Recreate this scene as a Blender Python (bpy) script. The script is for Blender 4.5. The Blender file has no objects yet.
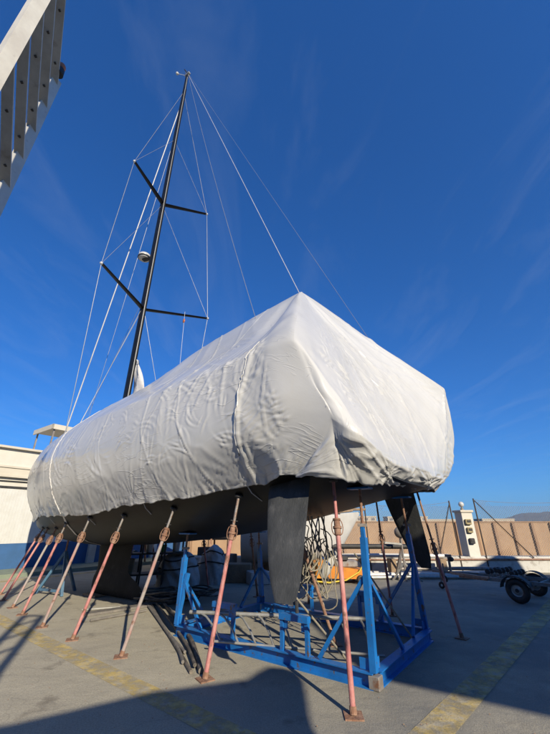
import bpy, math, random
import numpy as np
from mathutils import Vector, Matrix
random.seed(7); np.random.seed(7)
R = math.radians
S = bpy.context.scene
col = S.collection

# ------------------------------------------------------------------ camera, world, sun, exposure
cam_d = bpy.data.cameras.new('camera'); cam = bpy.data.objects.new('camera', cam_d); col.objects.link(cam)
cam.location = (0, 0, 1.6); cam.rotation_euler = (R(90 + 24.5), 0, 0)
cam_d.sensor_fit = 'VERTICAL'; cam_d.sensor_height = 36; cam_d.lens = 345 / 734 * 36
cam_d.clip_start = 0.05; cam_d.clip_end = 40000
S.camera = cam
SUN_EL, SUN_AZ = 27.0, math.degrees(math.atan2(.455, -.89))      # azimuth clockwise from +Y
world = bpy.data.worlds.new('World'); S.world = world; world.use_nodes = True
wt = world.node_tree; wt.nodes.clear()
wo = wt.nodes.new('ShaderNodeOutputWorld'); bg = wt.nodes.new('ShaderNodeBackground')
sky = wt.nodes.new('ShaderNodeTexSky'); sky.sky_type = 'NISHITA'; sky.sun_disc = False
sky.sun_elevation = R(SUN_EL); sky.sun_rotation = R(SUN_AZ); sky.altitude = 0
sky.air_density = 1.0; sky.dust_density = 0.05; sky.ozone_density = 6.0
hs = wt.nodes.new('ShaderNodeHueSaturation'); hs.inputs['Saturation'].default_value = 1.12
wt.links.new(sky.outputs[0], hs.inputs['Color'])
# thin cirrus streaks high up
tc = wt.nodes.new('ShaderNodeTexCoord'); sp = wt.nodes.new('ShaderNodeSeparateXYZ'); wt.links.new(tc.outputs['Generated'], sp.inputs[0])
mz = wt.nodes.new('ShaderNodeMath'); mz.operation = 'MAXIMUM'; mz.inputs[1].default_value = .06; wt.links.new(sp.outputs['Z'], mz.inputs[0])
dx = wt.nodes.new('ShaderNodeMath'); dx.operation = 'DIVIDE'; wt.links.new(sp.outputs['X'], dx.inputs[0]); wt.links.new(mz.outputs[0], dx.inputs[1])
dy = wt.nodes.new('ShaderNodeMath'); dy.operation = 'DIVIDE'; wt.links.new(sp.outputs['Y'], dy.inputs[0]); wt.links.new(mz.outputs[0], dy.inputs[1])
cb = wt.nodes.new('ShaderNodeCombineXYZ'); wt.links.new(dx.outputs[0], cb.inputs[0]); wt.links.new(dy.outputs[0], cb.inputs[1])
mp = wt.nodes.new('ShaderNodeMapping'); mp.inputs['Rotation'].default_value = (0, 0, R(28)); mp.inputs['Scale'].default_value = (2.0, .55, 1)
wt.links.new(cb.outputs[0], mp.inputs[0])
nz = wt.nodes.new('ShaderNodeTexNoise'); nz.inputs['Scale'].default_value = 1.6; nz.inputs['Detail'].default_value = 9; nz.inputs['Roughness'].default_value = .62; nz.inputs['Distortion'].default_value = .9
wt.links.new(mp.outputs[0], nz.inputs['Vector'])
mr = wt.nodes.new('ShaderNodeMapRange'); mr.inputs[1].default_value = .5; mr.inputs[2].default_value = .85; mr.inputs[3].default_value = 0; mr.inputs[4].default_value = .10
wt.links.new(nz.outputs['Fac'], mr.inputs[0])
mx = wt.nodes.new('ShaderNodeMixRGB'); mx.inputs[2].default_value = (5.2, 5.8, 6.6, 1)
gmn = wt.nodes.new('ShaderNodeGamma'); gmn.inputs[1].default_value = .8; wt.links.new(hs.outputs[0], gmn.inputs[0])
ml_ = wt.nodes.new('ShaderNodeMixRGB'); ml_.blend_type = 'MULTIPLY'; ml_.inputs[0].default_value = 1; ml_.inputs[2].default_value = (.48, 1.14, 1.92, 1); wt.links.new(gmn.outputs[0], ml_.inputs[1])
wt.links.new(mr.outputs[0], mx.inputs[0]); wt.links.new(ml_.outputs[0], mx.inputs[1])
wt.links.new(mx.outputs[0], bg.inputs[0]); bg.inputs[1].default_value = 0.072
wt.links.new(bg.outputs[0], wo.inputs[0])
sun_d = bpy.data.lights.new('sun', 'SUN'); sun_d.energy = 5.0; sun_d.angle = R(.53); sun_d.color = (1, .89, .70)
sun = bpy.data.objects.new('sun', sun_d); col.objects.link(sun)
ce = math.cos(R(SUN_EL)); to_sun = Vector((.455 * ce, -.89 * ce, math.sin(R(SUN_EL)))).normalized()
sun.rotation_euler = (-to_sun).to_track_quat('-Z', 'Y').to_euler(); sun.location = (20, -40, 30)
S.view_settings.view_transform = 'Standard'; S.view_settings.look = 'None'
S.view_settings.exposure = 0.5; S.view_settings.gamma = 1; S.view_settings.use_curve_mapping = False
S.cycles.max_bounces = 6; S.cycles.volume_bounces = 0; S.cycles.transparent_max_bounces = 12

# ------------------------------------------------------------------ materials
def mat(name, c, rough=.6, c2=None, scale=3., detail=6, lo=.4, hi=.65, bump=0., bscale=30., metal=0., c3=None, s3=.6, l3=.55, h3=.7, coords='Object', stretch=(1, 1, 1), spec=.5, coat=0.):
    m = bpy.data.materials.new(name); m.use_nodes = True
    t = m.node_tree; b = t.nodes['Principled BSDF']
    b.inputs['Roughness'].default_value = rough; b.inputs['Metallic'].default_value = metal
    b.inputs['Specular IOR Level'].default_value = spec; b.inputs['Coat Weight'].default_value = coat
    b.inputs['Base Color'].default_value = (*c, 1)
    tcn = t.nodes.new('ShaderNodeTexCoord'); mpn = t.nodes.new('ShaderNodeMapping'); mpn.inputs['Scale'].default_value = stretch
    t.links.new(tcn.outputs[coords], mpn.inputs[0])
    cur = None
    if c2 is None: c2 = tuple(x * .8 for x in c)
    def layer(prev, colour, sc, a, z, dt):
        n = t.nodes.new('ShaderNodeTexNoise'); n.inputs['Scale'].default_value = sc; n.inputs['Detail'].default_value = dt; n.inputs['Roughness'].default_value = .62
        t.links.new(mpn.outputs[0], n.inputs['Vector'])
        r = t.nodes.new('ShaderNodeMapRange'); r.inputs[1].default_value = a; r.inputs[2].default_value = z
        t.links.new(n.outputs['Fac'], r.inputs[0])
        x = t.nodes.new('ShaderNodeMixRGB'); x.inputs[2].default_value = (*colour, 1)
        if prev is None: x.inputs[1].default_value = (*c, 1)
        else: t.links.new(prev, x.inputs[1])
        t.links.new(r.outputs[0], x.inputs[0]); return x.outputs[0]
    cur = layer(None, c2, scale, lo, hi, detail)
    if c3 is not None: cur = layer(cur, c3, s3, l3, h3, 8)
    t.links.new(cur, b.inputs['Base Color'])
    if bump:
        n = t.nodes.new('ShaderNodeTexNoise'); n.inputs['Scale'].default_value = bscale; n.inputs['Detail'].default_value = 6
        t.links.new(mpn.outputs[0], n.inputs['Vector'])
        bp = t.nodes.new('ShaderNodeBump'); bp.inputs['Strength'].default_value = bump; bp.inputs['Distance'].default_value = .02
        t.links.new(n.outputs['Fac'], bp.inputs['Height']); t.links.new(bp.outputs[0], b.inputs['Normal'])
    return m

def wrap_mat():
    """white film: broad taut zones, thin creases laid out along the film itself (UV = metres along / across)"""
    m = bpy.data.materials.new('shrink_wrap'); m.use_nodes = True; t = m.node_tree; b = t.nodes['Principled BSDF']
    b.inputs['Roughness'].default_value = .22; b.inputs['Specular IOR Level'].default_value = .55
    tcn = t.nodes.new('ShaderNodeTexCoord')
    def N(kind, **kw):
        n = t.nodes.new(kind)
        for a, v in kw.items():
            if a in n.inputs: n.inputs[a].default_value = v
            else: setattr(n, a, v)
        return n
    def noise(sc, rot=0, stretch=(1, 1, 1), dt=4, ro=.5, dist=0.):
        q = N('ShaderNodeMapping', Rotation=(0, 0, R(rot)), Scale=stretch); t.links.new(tcn.outputs['UV'], q.inputs[0])
        n = N('ShaderNodeTexNoise', Scale=sc, Detail=dt, Roughness=ro, Distortion=dist); t.links.new(q.outputs[0], n.inputs['Vector']); return n.outputs['Fac']
    def mth(op, a, b_=0., clamp=False):
        n = N('ShaderNodeMath', operation=op); n.use_clamp = clamp
        for i, v in enumerate((a, b_)):
            if isinstance(v, (int, float)): n.inputs[i].default_value = v
            else: t.links.new(v, n.inputs[i])
        return n.outputs[0]
    def rng(src, a, z, o0=0., o1=1.):
        r = N('ShaderNodeMapRange'); r.inputs[1].default_value = a; r.inputs[2].default_value = z; r.inputs[3].default_value = o0; r.inputs[4].default_value = o1; t.links.new(src, r.inputs[0]); return r.outputs[0]
    def crease(sc, rot, stretch, w, seed_dist=.6, dt=2):
        n = noise(sc, rot, stretch, dt, .45, seed_dist); return rng(mth('ABSOLUTE', mth('SUBTRACT', n, .5)), 0, w, 1, 0)
    z1 = rng(noise(.9, 0, (1, 1, 1), 2), .50, .64); z2 = rng(noise(.8, 40, (1, 1.3, 1), 2), .52, .66)
    h = mth('MULTIPLY', crease(1.0, 28, (1.2, 5, 1), .03), z1)
    h = mth('ADD', h, mth('MULTIPLY', crease(1.0, -50, (1.4, 6, 1), .03), z2))
    h = mth('MULTIPLY', h, .3)
    h = mth('ADD', h, mth('MULTIPLY', noise(3, 20, (1, 1.6, 1), 2), .18))
    h = mth('ADD', h, mth('MULTIPLY', noise(30, 0, (1, 1, 1), 4), .045))
    bp = N('ShaderNodeBump', Strength=1.0, Distance=.011); t.links.new(h, bp.inputs['Height']); t.links.new(bp.outputs[0], b.inputs['Normal'])
    x = N('ShaderNodeMixRGB'); x.inputs[1].default_value = (.51, .512, .505, 1); x.inputs[2].default_value = (.455, .455, .44, 1); t.links.new(rng(noise(.7, 0, (1, 1, 1), 6), .4, .7), x.inputs[0])
    d = N('ShaderNodeMixRGB'); d.inputs[2].default_value = (.50, .46, .39, 1); t.links.new(rng(noise(2.1, 0, (3, .6, 1), 8, .65), .60, .78, 0, .6), d.inputs[0]); t.links.new(x.outputs[0], d.inputs[1]); t.links.new(d.outputs[0], b.inputs['Base Color'])
    return m
M = {}
M['wrap'] = wrap_mat()
M['tape'] = mat('white_tape', (0.571, 0.558, 0.530), .35, (0.517, 0.496, 0.462), 8)
M['hull'] = mat('dark_antifouling', (.0055, .006, .0062), .45, (.010, .0105, .0108), 1.5, bump=.06, bscale=6, spec=.22, c3=(.022, .022, .022), s3=2.5, l3=.56, h3=.75)
M['hull_keel'] = mat('keel_antifouling', (.008, .009, .0105), .7, (.015, .016, .018), 3, bump=.3, bscale=25, spec=.2, c3=(.03, .031, .032), s3=6, l3=.58, h3=.8)
M['rudder'] = mat('rudder_black', (.035, .038, .04), .75, (.06, .063, .065), 5, bump=.25, bscale=60, c3=(.11, .11, .11), s3=9, l3=.56, h3=.8, stretch=(1, 1, .35))
M['carbon'] = mat('carbon_mast', (.005, .005, .006), .45, (.009, .009, .01), 6, spec=.35)
M['wire'] = mat('rigging_wire', (.24, .25, .27), .45, (.18, .19, .2), 4, metal=.3)
M['whiteline'] = mat('white_line', (.5, .5, .5), .5, (.42, .42, .42), 6)
M['blue'] = mat('blue_paint', (.012, .15, .46), .42, (.01, .11, .34), 3, bump=.15, bscale=20, c3=(.10, .07, .05), s3=11, l3=.60, h3=.66)
M['blue2'] = mat('dull_blue_paint', (.07, .16, .25), .6, (.05, .1, .17), 5, c3=(.12, .07, .05), s3=9, l3=.6, h3=.7)
M['pink'] = mat('faded_red_paint', (0.390, 0.133, 0.125), .6, (0.468, 0.234, 0.211), 9, lo=.42, hi=.6, bump=.25, bscale=50, c3=(0.156, 0.078, 0.047), s3=14, l3=.55, h3=.64, stretch=(1, 1, .5))
M['pinkpale'] = mat('mostly_bare_tube', (.30, .27, .25), .55, (.36, .20, .175), 5, lo=.45, hi=.6, bump=.2, bscale=50, c3=(.16, .08, .05), s3=14, l3=.57, h3=.66, stretch=(1, 1, .5))
M['darksteel'] = mat('dark_rusty_steel', (.045, .036, .03), .7, (.08, .05, .035), 9)
M['rust'] = mat('rusty_steel', (.20, .10, .06), .75, (.32, .20, .14), 16, bump=.35, bscale=60, c3=(.08, .04, .03), s3=8, l3=.56, h3=.68)
M['greysteel'] = mat('worn_galvanised', (0.272, 0.256, 0.240), .5, (0.208, 0.176, 0.152), 10, metal=.25, c3=(0.200, 0.104, 0.064), s3=9, l3=.56, h3=.68, bump=.15, bscale=50)
M['alu'] = mat('aluminium', (0.400, 0.400, 0.376), .45, (0.304, 0.296, 0.272), 9, metal=.5)
M['cream'] = mat('cream_steel', (.66, .64, .56), .4, (.56, .53, .46), 4, bump=.1, c3=(.38, .32, .25), s3=9, l3=.62, h3=.75)
M['slat'] = mat('weathered_cream_slat', (.56, .52, .43), .5, (.46, .42, .34), 6, bump=.12, bscale=30, c3=(.28, .22, .16), s3=5, l3=.62, h3=.78, stretch=(1, 1, .3))
M['black'] = mat('black_rubber', (.02, .02, .021), .6, (.035, .035, .035), 9, bump=.2, bscale=50)
M['hose'] = mat('dusty_hose', (.07, .062, .053), .65, (.17, .145, .115), 8, lo=.45, hi=.6, bump=.3, bscale=60)
M['hose2'] = mat('grey_hose', (.13, .12, .11), .6, (.2, .18, .155), 8)
M['white'] = mat('white_gelcoat', (0.518, 0.518, 0.504), .3, (0.446, 0.439, 0.418), 2)
M['wallwhite'] = mat('white_render', (0.576, 0.554, 0.490), .85, (0.518, 0.490, 0.418), 1.2, bump=.25, bscale=9, c3=(0.432, 0.389, 0.317), s3=.5, l3=.58, h3=.8)
M['trim'] = mat('pale_trim', (0.533, 0.490, 0.403), .8, (0.475, 0.432, 0.346), 2)
M['dado'] = mat('blue_wall_paint', (.035, .11, .26), .7, (.03, .09, .2), 2, bump=.15, bscale=12)
M['doorwhite'] = mat('white_door_panel', (0.555, 0.555, 0.525), .6, (0.510, 0.503, 0.465), 3)
M['glass'] = mat('window_glass', (.05, .07, .09), .1, (.07, .09, .11), 2)
M['seawall'] = mat('ochre_wall', (0.360, 0.238, 0.144), .85, (0.302, 0.194, 0.119), 1.1, bump=.3, bscale=8, c3=(0.252, 0.180, 0.130), s3=.5, l3=.55, h3=.75)
M['seawall_trim'] = mat('ochre_wall_pilaster', (0.280, 0.175, 0.105), .85, (0.231, 0.140, 0.084), 2)
M['lowwall'] = mat('whitewash', (0.510, 0.495, 0.450), .9, (0.315, 0.285, 0.247), 2.4, lo=.5, hi=.62, bump=.5, bscale=9)
M['tarp'] = mat('grey_tarp', (.42, .42, .42), .5, (.32, .32, .325), 3, bump=.9, bscale=9)
M['orange'] = mat('orange_paint', (0.600, 0.216, 0.016), .45, (0.480, 0.168, 0.016), 4, c3=(0.120, 0.064, 0.040), s3=8, l3=.62, h3=.7)
M['yellow'] = mat('yellow_rubber', (0.600, 0.440, 0.040), .5)
M['rope'] = mat('pale_rope', (.27, .245, .19), .85, (.20, .18, .14), 20, bump=.4, bscale=90)
M['bluerope'] = mat('blue_rope', (.03, .12, .42), .7)
M['wood'] = mat('old_timber', (.30, .21, .13), .8, (.20, .14, .09), 6, stretch=(1, 6, 1), bump=.3, bscale=20)
M['town'] = mat('town_render', (0.465, 0.405, 0.315), .9, (0.375, 0.315, 0.240), .02)
M['townwin'] = mat('town_window', (.12, .11, .11), .5)
M['hill'] = mat('scrub_hill', (.10, .10, .07), .95, (.065, .075, .05), .004, detail=10, c3=(.16, .14, .11), s3=.01)
M['water'] = mat('sea_water', (.02, .06, .09), .15, (.02, .05, .08), .05, bump=.4, bscale=.5)
M['leaf'] = mat('tree_leaf', (.05, .085, .025), .7, (.08, .11, .035), 3)
M['bark'] = mat('tree_bark', (.12, .09, .06), .9)
M['brown'] = mat('lamp_amber', (.5, .16, .05), .35, (.35, .1, .04), 5)
M['meter'] = mat('meter_box', (.34, .28, .14), .6, (.2, .16, .08), 10)
M['reds'] = mat('tin_red', (.4, .05, .04), .5); M['greens'] = mat('crate_green', (.05, .3, .1), .5); M['violet'] = mat('tub_violet', (.09, .07, .4), .5)
M['greenkerb'] = mat('green_kerb', (0.210, 0.247, 0.180), .85, (0.165, 0.195, 0.150), 4, bump=.3)

def ground_mat():
    m = bpy.data.materials.new('worn_concrete'); m.use_nodes = True
    t = m.node_tree; b = t.nodes['Principled BSDF']; b.inputs['Roughness'].default_value = .85; b.inputs['Specular IOR Level'].default_value = .3
    tcn = t.nodes.new('ShaderNodeTexCoord')
    def noise(sc, dt=8, ro=.6, dist=0, stretch=None):
        n = t.nodes.new('ShaderNodeTexNoise'); n.inputs['Scale'].default_value = sc; n.inputs['Detail'].default_value = dt; n.inputs['Roughness'].default_value = ro; n.inputs['Distortion'].default_value = dist
        if stretch:
            q = t.nodes.new('ShaderNodeMapping'); q.inputs['Scale'].default_value = stretch; q.inputs['Rotation'].default_value = (0, 0, R(37)); t.links.new(tcn.outputs['Object'], q.inputs[0]); t.links.new(q.outputs[0], n.inputs['Vector'])
        else: t.links.new(tcn.outputs['Object'], n.inputs['Vector'])
        return n.outputs['Fac']
    def rng(src, a, z, o0=0, o1=1):
        r = t.nodes.new('ShaderNodeMapRange'); r.inputs[1].default_value = a; r.inputs[2].default_value = z; r.inputs[3].default_value = o0; r.inputs[4].default_value = o1; t.links.new(src, r.inputs[0]); return r.outputs[0]
    def mix(f, a, c, kind='MIX'):
        x = t.nodes.new('ShaderNodeMixRGB'); x.blend_type = kind
        t.links.new(f, x.inputs[0]) if not isinstance(f, float) else setattr(x.inputs[0], 'default_value', f)
        t.links.new(a, x.inputs[1]) if not isinstance(a, tuple) else setattr(x.inputs[1], 'default_value', (*a, 1))
        t.links.new(c, x.inputs[2]) if not isinstance(c, tuple) else setattr(x.inputs[2], 'default_value', (*c, 1))
        return x.outputs[0]
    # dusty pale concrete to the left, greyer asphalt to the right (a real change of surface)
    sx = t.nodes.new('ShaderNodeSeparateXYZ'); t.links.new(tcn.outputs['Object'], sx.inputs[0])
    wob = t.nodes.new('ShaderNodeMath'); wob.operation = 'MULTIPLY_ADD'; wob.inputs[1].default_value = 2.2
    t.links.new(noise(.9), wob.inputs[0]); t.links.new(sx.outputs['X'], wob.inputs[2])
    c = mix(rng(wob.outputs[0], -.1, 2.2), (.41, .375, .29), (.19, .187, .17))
    c = mix(rng(noise(.6, 9), .42, .68), c, (.35, .32, .25))
    c = mix(rng(noise(2.6, 9, .7), .52, .78, 0, .5), c, (.50, .46, .36))
    c = mix(rng(noise(1.9, 6, .6), .60, .70, 0, .75), c, (.15, .13, .10))
    c = mix(rng(noise(60, 3, .75), .42, .62, 0, .5), c, (.17, .16, .13))
    c = mix(rng(noise(110, 2, .7), .58, .68, 0, .5), c, (.62, .58, .48))
    c = mix(rng(noise(.8, 12, .75, 1.5, (1.0, 3.5, 1)), .56, .66, 0, .45), c, (.20, .185, .15))
    c = mix(rng(noise(5, 8, .7), .66, .72, 0, .6), c, (.13, .115, .09))
    # cracks
    vo = t.nodes.new('ShaderNodeTexVoronoi'); vo.feature = 'DISTANCE_TO_EDGE'; vo.inputs['Scale'].default_value = .33
    wv = t.nodes.new('ShaderNodeVectorMath'); wv.operation = 'ADD'
    nn = t.nodes.new('ShaderNodeTexNoise'); nn.inputs['Scale'].default_value = 1.7; nn.inputs['Detail'].default_value = 8; t.links.new(tcn.outputs['Object'], nn.inputs['Vector'])
    t.links.new(tcn.outputs['Object'], wv.inputs[0]); t.links.new(nn.outputs['Color'], wv.inputs[1]); t.links.new(wv.outputs[0], vo.inputs['Vector'])
    crack = rng(vo.outputs['Distance'], 0, .004, .22, 0)
    c = mix(crack, c, (.09, .085, .075))
    t.links.new(c, b.inputs['Base Color'])
    bp = t.nodes.new('ShaderNodeBump'); bp.inputs['Strength'].default_value = .5; bp.inputs['Distance'].default_value = .012
    t.links.new(noise(70, 6, .7), bp.inputs['Height'])
    b2 = t.nodes.new('ShaderNodeBump'); b2.inputs['Strength'].default_value = .4; b2.inputs['Distance'].default_value = .05
    t.links.new(noise(2.2, 6, .6), b2.inputs['Height']); t.links.new(bp.outputs[0], b2.inputs['Normal'])
    t.links.new(b2.outputs[0], b.inputs['Normal'])
    return m
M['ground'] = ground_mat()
M['paintline'] = mat('worn_yellow_paint', (.54, .41, .14), .85, (.48, .38, .18), 3, lo=.40, hi=.62, c3=(.40, .36, .27), s3=9, l3=.44, h3=.60, bump=.3, bscale=60)

_t = M['paintline'].node_tree; _b = _t.nodes['Principled BSDF']; _o = _t.nodes['Material Output']          # worn away in places down to the concrete
_tr = _t.nodes.new('ShaderNodeBsdfTransparent'); _mx = _t.nodes.new('ShaderNodeMixShader'); _n = _t.nodes.new('ShaderNodeTexNoise'); _n.inputs['Scale'].default_value = 3.2; _n.inputs['Detail'].default_value = 12; _n.inputs['Roughness'].default_value = .78
_tc = _t.nodes.new('ShaderNodeTexCoord'); _t.links.new(_tc.outputs['Object'], _n.inputs['Vector']); _r = _t.nodes.new('ShaderNodeMapRange'); _r.inputs[1].default_value = .42; _r.inputs[2].default_value = .60; _r.inputs[3].default_value = .04; _r.inputs[4].default_value = .72
_t.links.new(_n.outputs['Fac'], _r.inputs[0]); _t.links.new(_r.outputs[0], _mx.inputs[0]); _t.links.new(_b.outputs[0], _mx.inputs[1]); _t.links.new(_tr.outputs[0], _mx.inputs[2]); _t.links.new(_mx.outputs[0], _o.inputs['Surface'])

# ------------------------------------------------------------------ mesh helpers
class MB:
    def __init__(s): s.v = []; s.f = []; s.uv = {}
    def add(s, vs, fs):
        o = len(s.v); s.v += [tuple(map(float, v)) for v in vs]; s.f += [tuple(i + o for i in f) for f in fs]; return s
    def box(s, c, d, rz=0, bev=0):
        x, y, z = [k / 2 for k in d]; ca, sa = math.cos(rz), math.sin(rz)
        if bev <= 0:
            vs = [(i * x, j * y, k * z) for k in (-1, 1) for j in (-1, 1) for i in (-1, 1)]
            fs = [(0, 2, 3, 1), (4, 5, 7, 6), (0, 1, 5, 4), (2, 6, 7, 3), (0, 4, 6, 2), (1, 3, 7, 5)]
        else:
            e = min(bev, x * .9, y * .9, z * .9); vs = []; fs = []
            ring = [(x - e, -y), (x, -y + e), (x, y - e), (x - e, y), (-x + e, y), (-x, y - e), (-x, -y + e), (-x + e, -y)]
            rin = [(a * (x - e) / x, b_ * (y - e) / y) for a, b_ in ring]
            for zz, rr in ((-z, rin), (-z + e, ring), (z - e, ring), (z, rin)): vs += [(a, b_, zz) for a, b_ in rr]
            for k in range(3):
                for i in range(8): j = (i + 1) % 8; fs.append((k * 8 + i, k * 8 + j, k * 8 + 8 + j, k * 8 + 8 + i))
            fs.append(tuple(range(7, -1, -1))); fs.append(tuple(range(24, 32)))
        vs = [(c[0] + a * ca - b_ * sa, c[1] + a * sa + b_ * ca, c[2] + k) for a, b_, k in vs]
        return s.add(vs, fs)
    def beam(s, a, b, w, h=None, up=(0, 0, 1), cap=True):
        """rectangular bar from a to b, w across, h along 'up'"""
        h = h or w; a = Vector(a); b = Vector(b); d = (b - a).normalized(); up = Vector(up)
        if abs(d.dot(up.normalized())) > .97: up = Vector((1, 0, 0))
        sd = d.cross(up).normalized(); u2 = sd.cross(d).normalized()
        vs = []
        for p in (a, b):
            for i, j in ((-1, -1), (1, -1), (1, 1), (-1, 1)): vs.append(p + sd * (i * w / 2) + u2 * (j * h / 2))
        fs = [(0, 1, 5, 4), (1, 2, 6, 5), (2, 3, 7, 6), (3, 0, 4, 7), (3, 2, 1, 0), (4, 5, 6, 7)]
        return s.add(vs, fs)
    def tube(s, pts, r, n=8, cap=True):
        pts = [Vector(p) for p in pts]; m = len(pts)
        rs = r if isinstance(r, (list, tuple)) else [r] * m
        d0 = (pts[1] - pts[0]).normalized(); up = Vector((0, 0, 1)) if abs(d0.z) < .9 else Vector((1, 0, 0))
        nrm = (up - d0 * up.dot(d0)).normalized(); vs = []; fs = []
        for i in range(m):
            d = (pts[min(i + 1, m - 1)] - pts[max(i - 1, 0)]).normalized()
            nrm = (nrm - d * nrm.dot(d)).normalized(); bn = d.cross(nrm)
            for k in range(n):
                a = 2 * math.pi * k / n; vs.append(pts[i] + (nrm * math.cos(a) + bn * math.sin(a)) * rs[i])
        for i in range(m - 1):
            for k in range(n):
                j = (k + 1) % n; fs.append((i * n + k, i * n + j, (i + 1) * n + j, (i + 1) * n + k))
        if cap: fs.append(tuple(range(n - 1, -1, -1))); fs.append(tuple((m - 1) * n + k for k in range(n)))
        return s.add(vs, fs)
    def lathe(s, prof, c=(0, 0, 0), axis='z', n=24, mtx=None):
        vs = []; fs = []; m = len(prof)
        for r_, h in prof:
            for k in range(n):
                a = 2 * math.pi * k / n; p = (r_ * math.cos(a), r_ * math.sin(a), h)
                if axis == 'x': p = (p[2], p[0], p[1])
                if axis == 'y': p = (p[0], p[2], p[1])
                if mtx is not None: p = mtx @ Vector(p)
                vs.append((p[0] + c[0], p[1] + c[1], p[2] + c[2]))
        for i in range(m - 1):
            for k in range(n):
                j = (k + 1) % n; fs.append((i * n + k, i * n + j, (i + 1) * n + j, (i + 1) * n + k))
        fs.append(tuple(range(n - 1, -1, -1))); fs.append(tuple((m - 1) * n + k for k in range(n)))
        return s.add(vs, fs)
    def sphere(s, c, r, n=16, sq=(1, 1, 1)):
        prof = [(max(1e-4, r * math.sin(math.pi * i / n)), -r * math.cos(math.pi * i / n)) for i in range(n + 1)]
        o = len(s.v); s.lathe(prof, (0, 0, 0), n=n + 4)
        s.v[o:] = [(c[0] + x * sq[0], c[1] + y * sq[1], c[2] + z * sq[2]) for x, y, z in s.v[o:]]; return s
    def torus(s, c, R_, r, mtx=None, n=24, k=8, sq=1.):
        vs = []; fs = []
        for i in range(n):
            a = 2 * math.pi * i / n
            for j in range(k):
                b_ = 2 * math.pi * j / k; p = Vector(((R_ + r * math.cos(b_)) * math.cos(a), (R_ + r * math.cos(b_)) * math.sin(a), r * sq * math.sin(b_)))
                if mtx is not None: p = mtx @ p
                vs.append((p[0] + c[0], p[1] + c[1], p[2] + c[2]))
        for i in range(n):
            for j in range(k):
                i2 = (i + 1) % n; j2 = (j + 1) % k; fs.append((i * k + j, i2 * k + j, i2 * k + j2, i * k + j2))
        return s.add(vs, fs)
    def grid(s, P, flip=False, uv=None):
        a, b = P.shape[:2]; o = len(s.v)
        if uv is not None: s.uv[o] = uv.reshape(-1, 2)
        s.v += [tuple(map(float, p)) for p in P.reshape(-1, 3)]
        for i in range(a - 1):
            for j in range(b - 1):
                q = (o + i * b + j, o + i * b + j + 1, o + (i + 1) * b + j + 1, o + (i + 1) * b + j)
                s.f.append(q[::-1] if flip else q)
        return s
    def build(s, name, m, parent=None, smooth=False, loc=None, rz=None):
        me = bpy.data.meshes.new(name); me.from_pydata(s.v, [], s.f); me.validate(); me.update()
        me.materials.append(m if not isinstance(m, str) else M[m])
        if s.uv:
            U = np.zeros((len(s.v), 2)); 
            for o_, q in s.uv.items(): U[o_:o_ + len(q)] = q
            li = np.zeros(len(me.loops), dtype=np.int32); me.loops.foreach_get('vertex_index', li)
            lay = me.uv_layers.new(name='film'); lay.data.foreach_set('uv', U[li].ravel())
        if smooth is True: me.polygons.foreach_set('use_smooth', [True] * len(me.polygons))
        elif smooth:
            me.polygons.foreach_set('use_smooth', [True] * len(me.polygons))
            try: me.set_sharp_from_angle(angle=R(smooth))
            except Exception: pass
        o = bpy.data.objects.new(name, me); col.objects.link(o)
        if parent is not None: o.parent = parent
        if loc is not None: o.location = loc
        if rz is not None: o.rotation_euler = (0, 0, rz)
        return o
def tag(o, label, cat, group=None, kind=None):
    if label: o['label'] = label
    if cat: o['category'] = cat
    if group: o['group'] = group
    if kind: o['kind'] = kind
    return o
def thing(name, label, cat, loc=(0, 0, 0), rz=0, group=None):
    o = bpy.data.objects.new(name, None); o.empty_display_size = .2; col.objects.link(o)
    o.location = loc; o.rotation_euler = (0, 0, rz); return tag(o, label, cat, group)
def struct(o): o['kind'] = 'structure'; return o

# boat frame: local x forward (u), local y to port, z up
BO = Vector((1.7, 5.57, 0)); BRZ = math.atan2(.6, -.8)
def W(u, s, z=0): return Vector((BO.x - .8 * u + .6 * s, BO.y + .6 * u + .8 * s, z))       # s is to starboard

# ------------------------------------------------------------------ vector noise
def _h(i, j, k):
    n = (i.astype(np.int64) * 374761393 + j.astype(np.int64) * 668265263 + k * 1274126177) & 0x7fffffff
    n = ((n ^ (n >> 13)) * 1103515245) & 0x7fffffff
    return ((n ^ (n >> 16)) & 0xffff) / 65535.
def vn(x, y, seed=0):
    xi = np.floor(x); yi = np.floor(y); fx = x - xi; fy = y - yi
    fx = fx * fx * fx * (fx * (fx * 6 - 15) + 10); fy = fy * fy * fy * (fy * (fy * 6 - 15) + 10)
    a = _h(xi, yi, seed); b = _h(xi + 1, yi, seed); c = _h(xi, yi + 1, seed); d = _h(xi + 1, yi + 1, seed)
    return (a * (1 - fx) + b * fx) * (1 - fy) + (c * (1 - fx) + d * fx) * fy
def fbm(x, y, o=4, seed=0):
    r = 0; a = .5
    for k in range(o): r = r + a * vn(x * 2 ** k, y * 2 ** k, seed + k * 17); a *= .5
    return r
def ridged(x, y, seed=0): return 1 - np.abs(2 * vn(x, y, seed) - 1)
def pchip(xs, ys, x):
    xs = np.array(xs, float); ys = np.array(ys, float); h = np.diff(xs); d = np.diff(ys) / h
    m = np.zeros(len(xs)); m[0] = d[0]; m[-1] = d[-1]
    for i in range(1, len(xs) - 1):
        m[i] = 0 if d[i - 1] * d[i] <= 0 else 2 * d[i - 1] * d[i] / (d[i - 1] + d[i])
    x = np.clip(x, xs[0], xs[-1]); i = np.clip(np.searchsorted(xs, x) - 1, 0, len(h) - 1); t = (x - xs[i]) / h[i]
    return (2 * t**3 - 3 * t**2 + 1) * ys[i] + (t**3 - 2 * t**2 + t) * h[i] * m[i] + (-2 * t**3 + 3 * t**2) * ys[i + 1] + (t**3 - t**2) * h[i] * m[i + 1]

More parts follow.
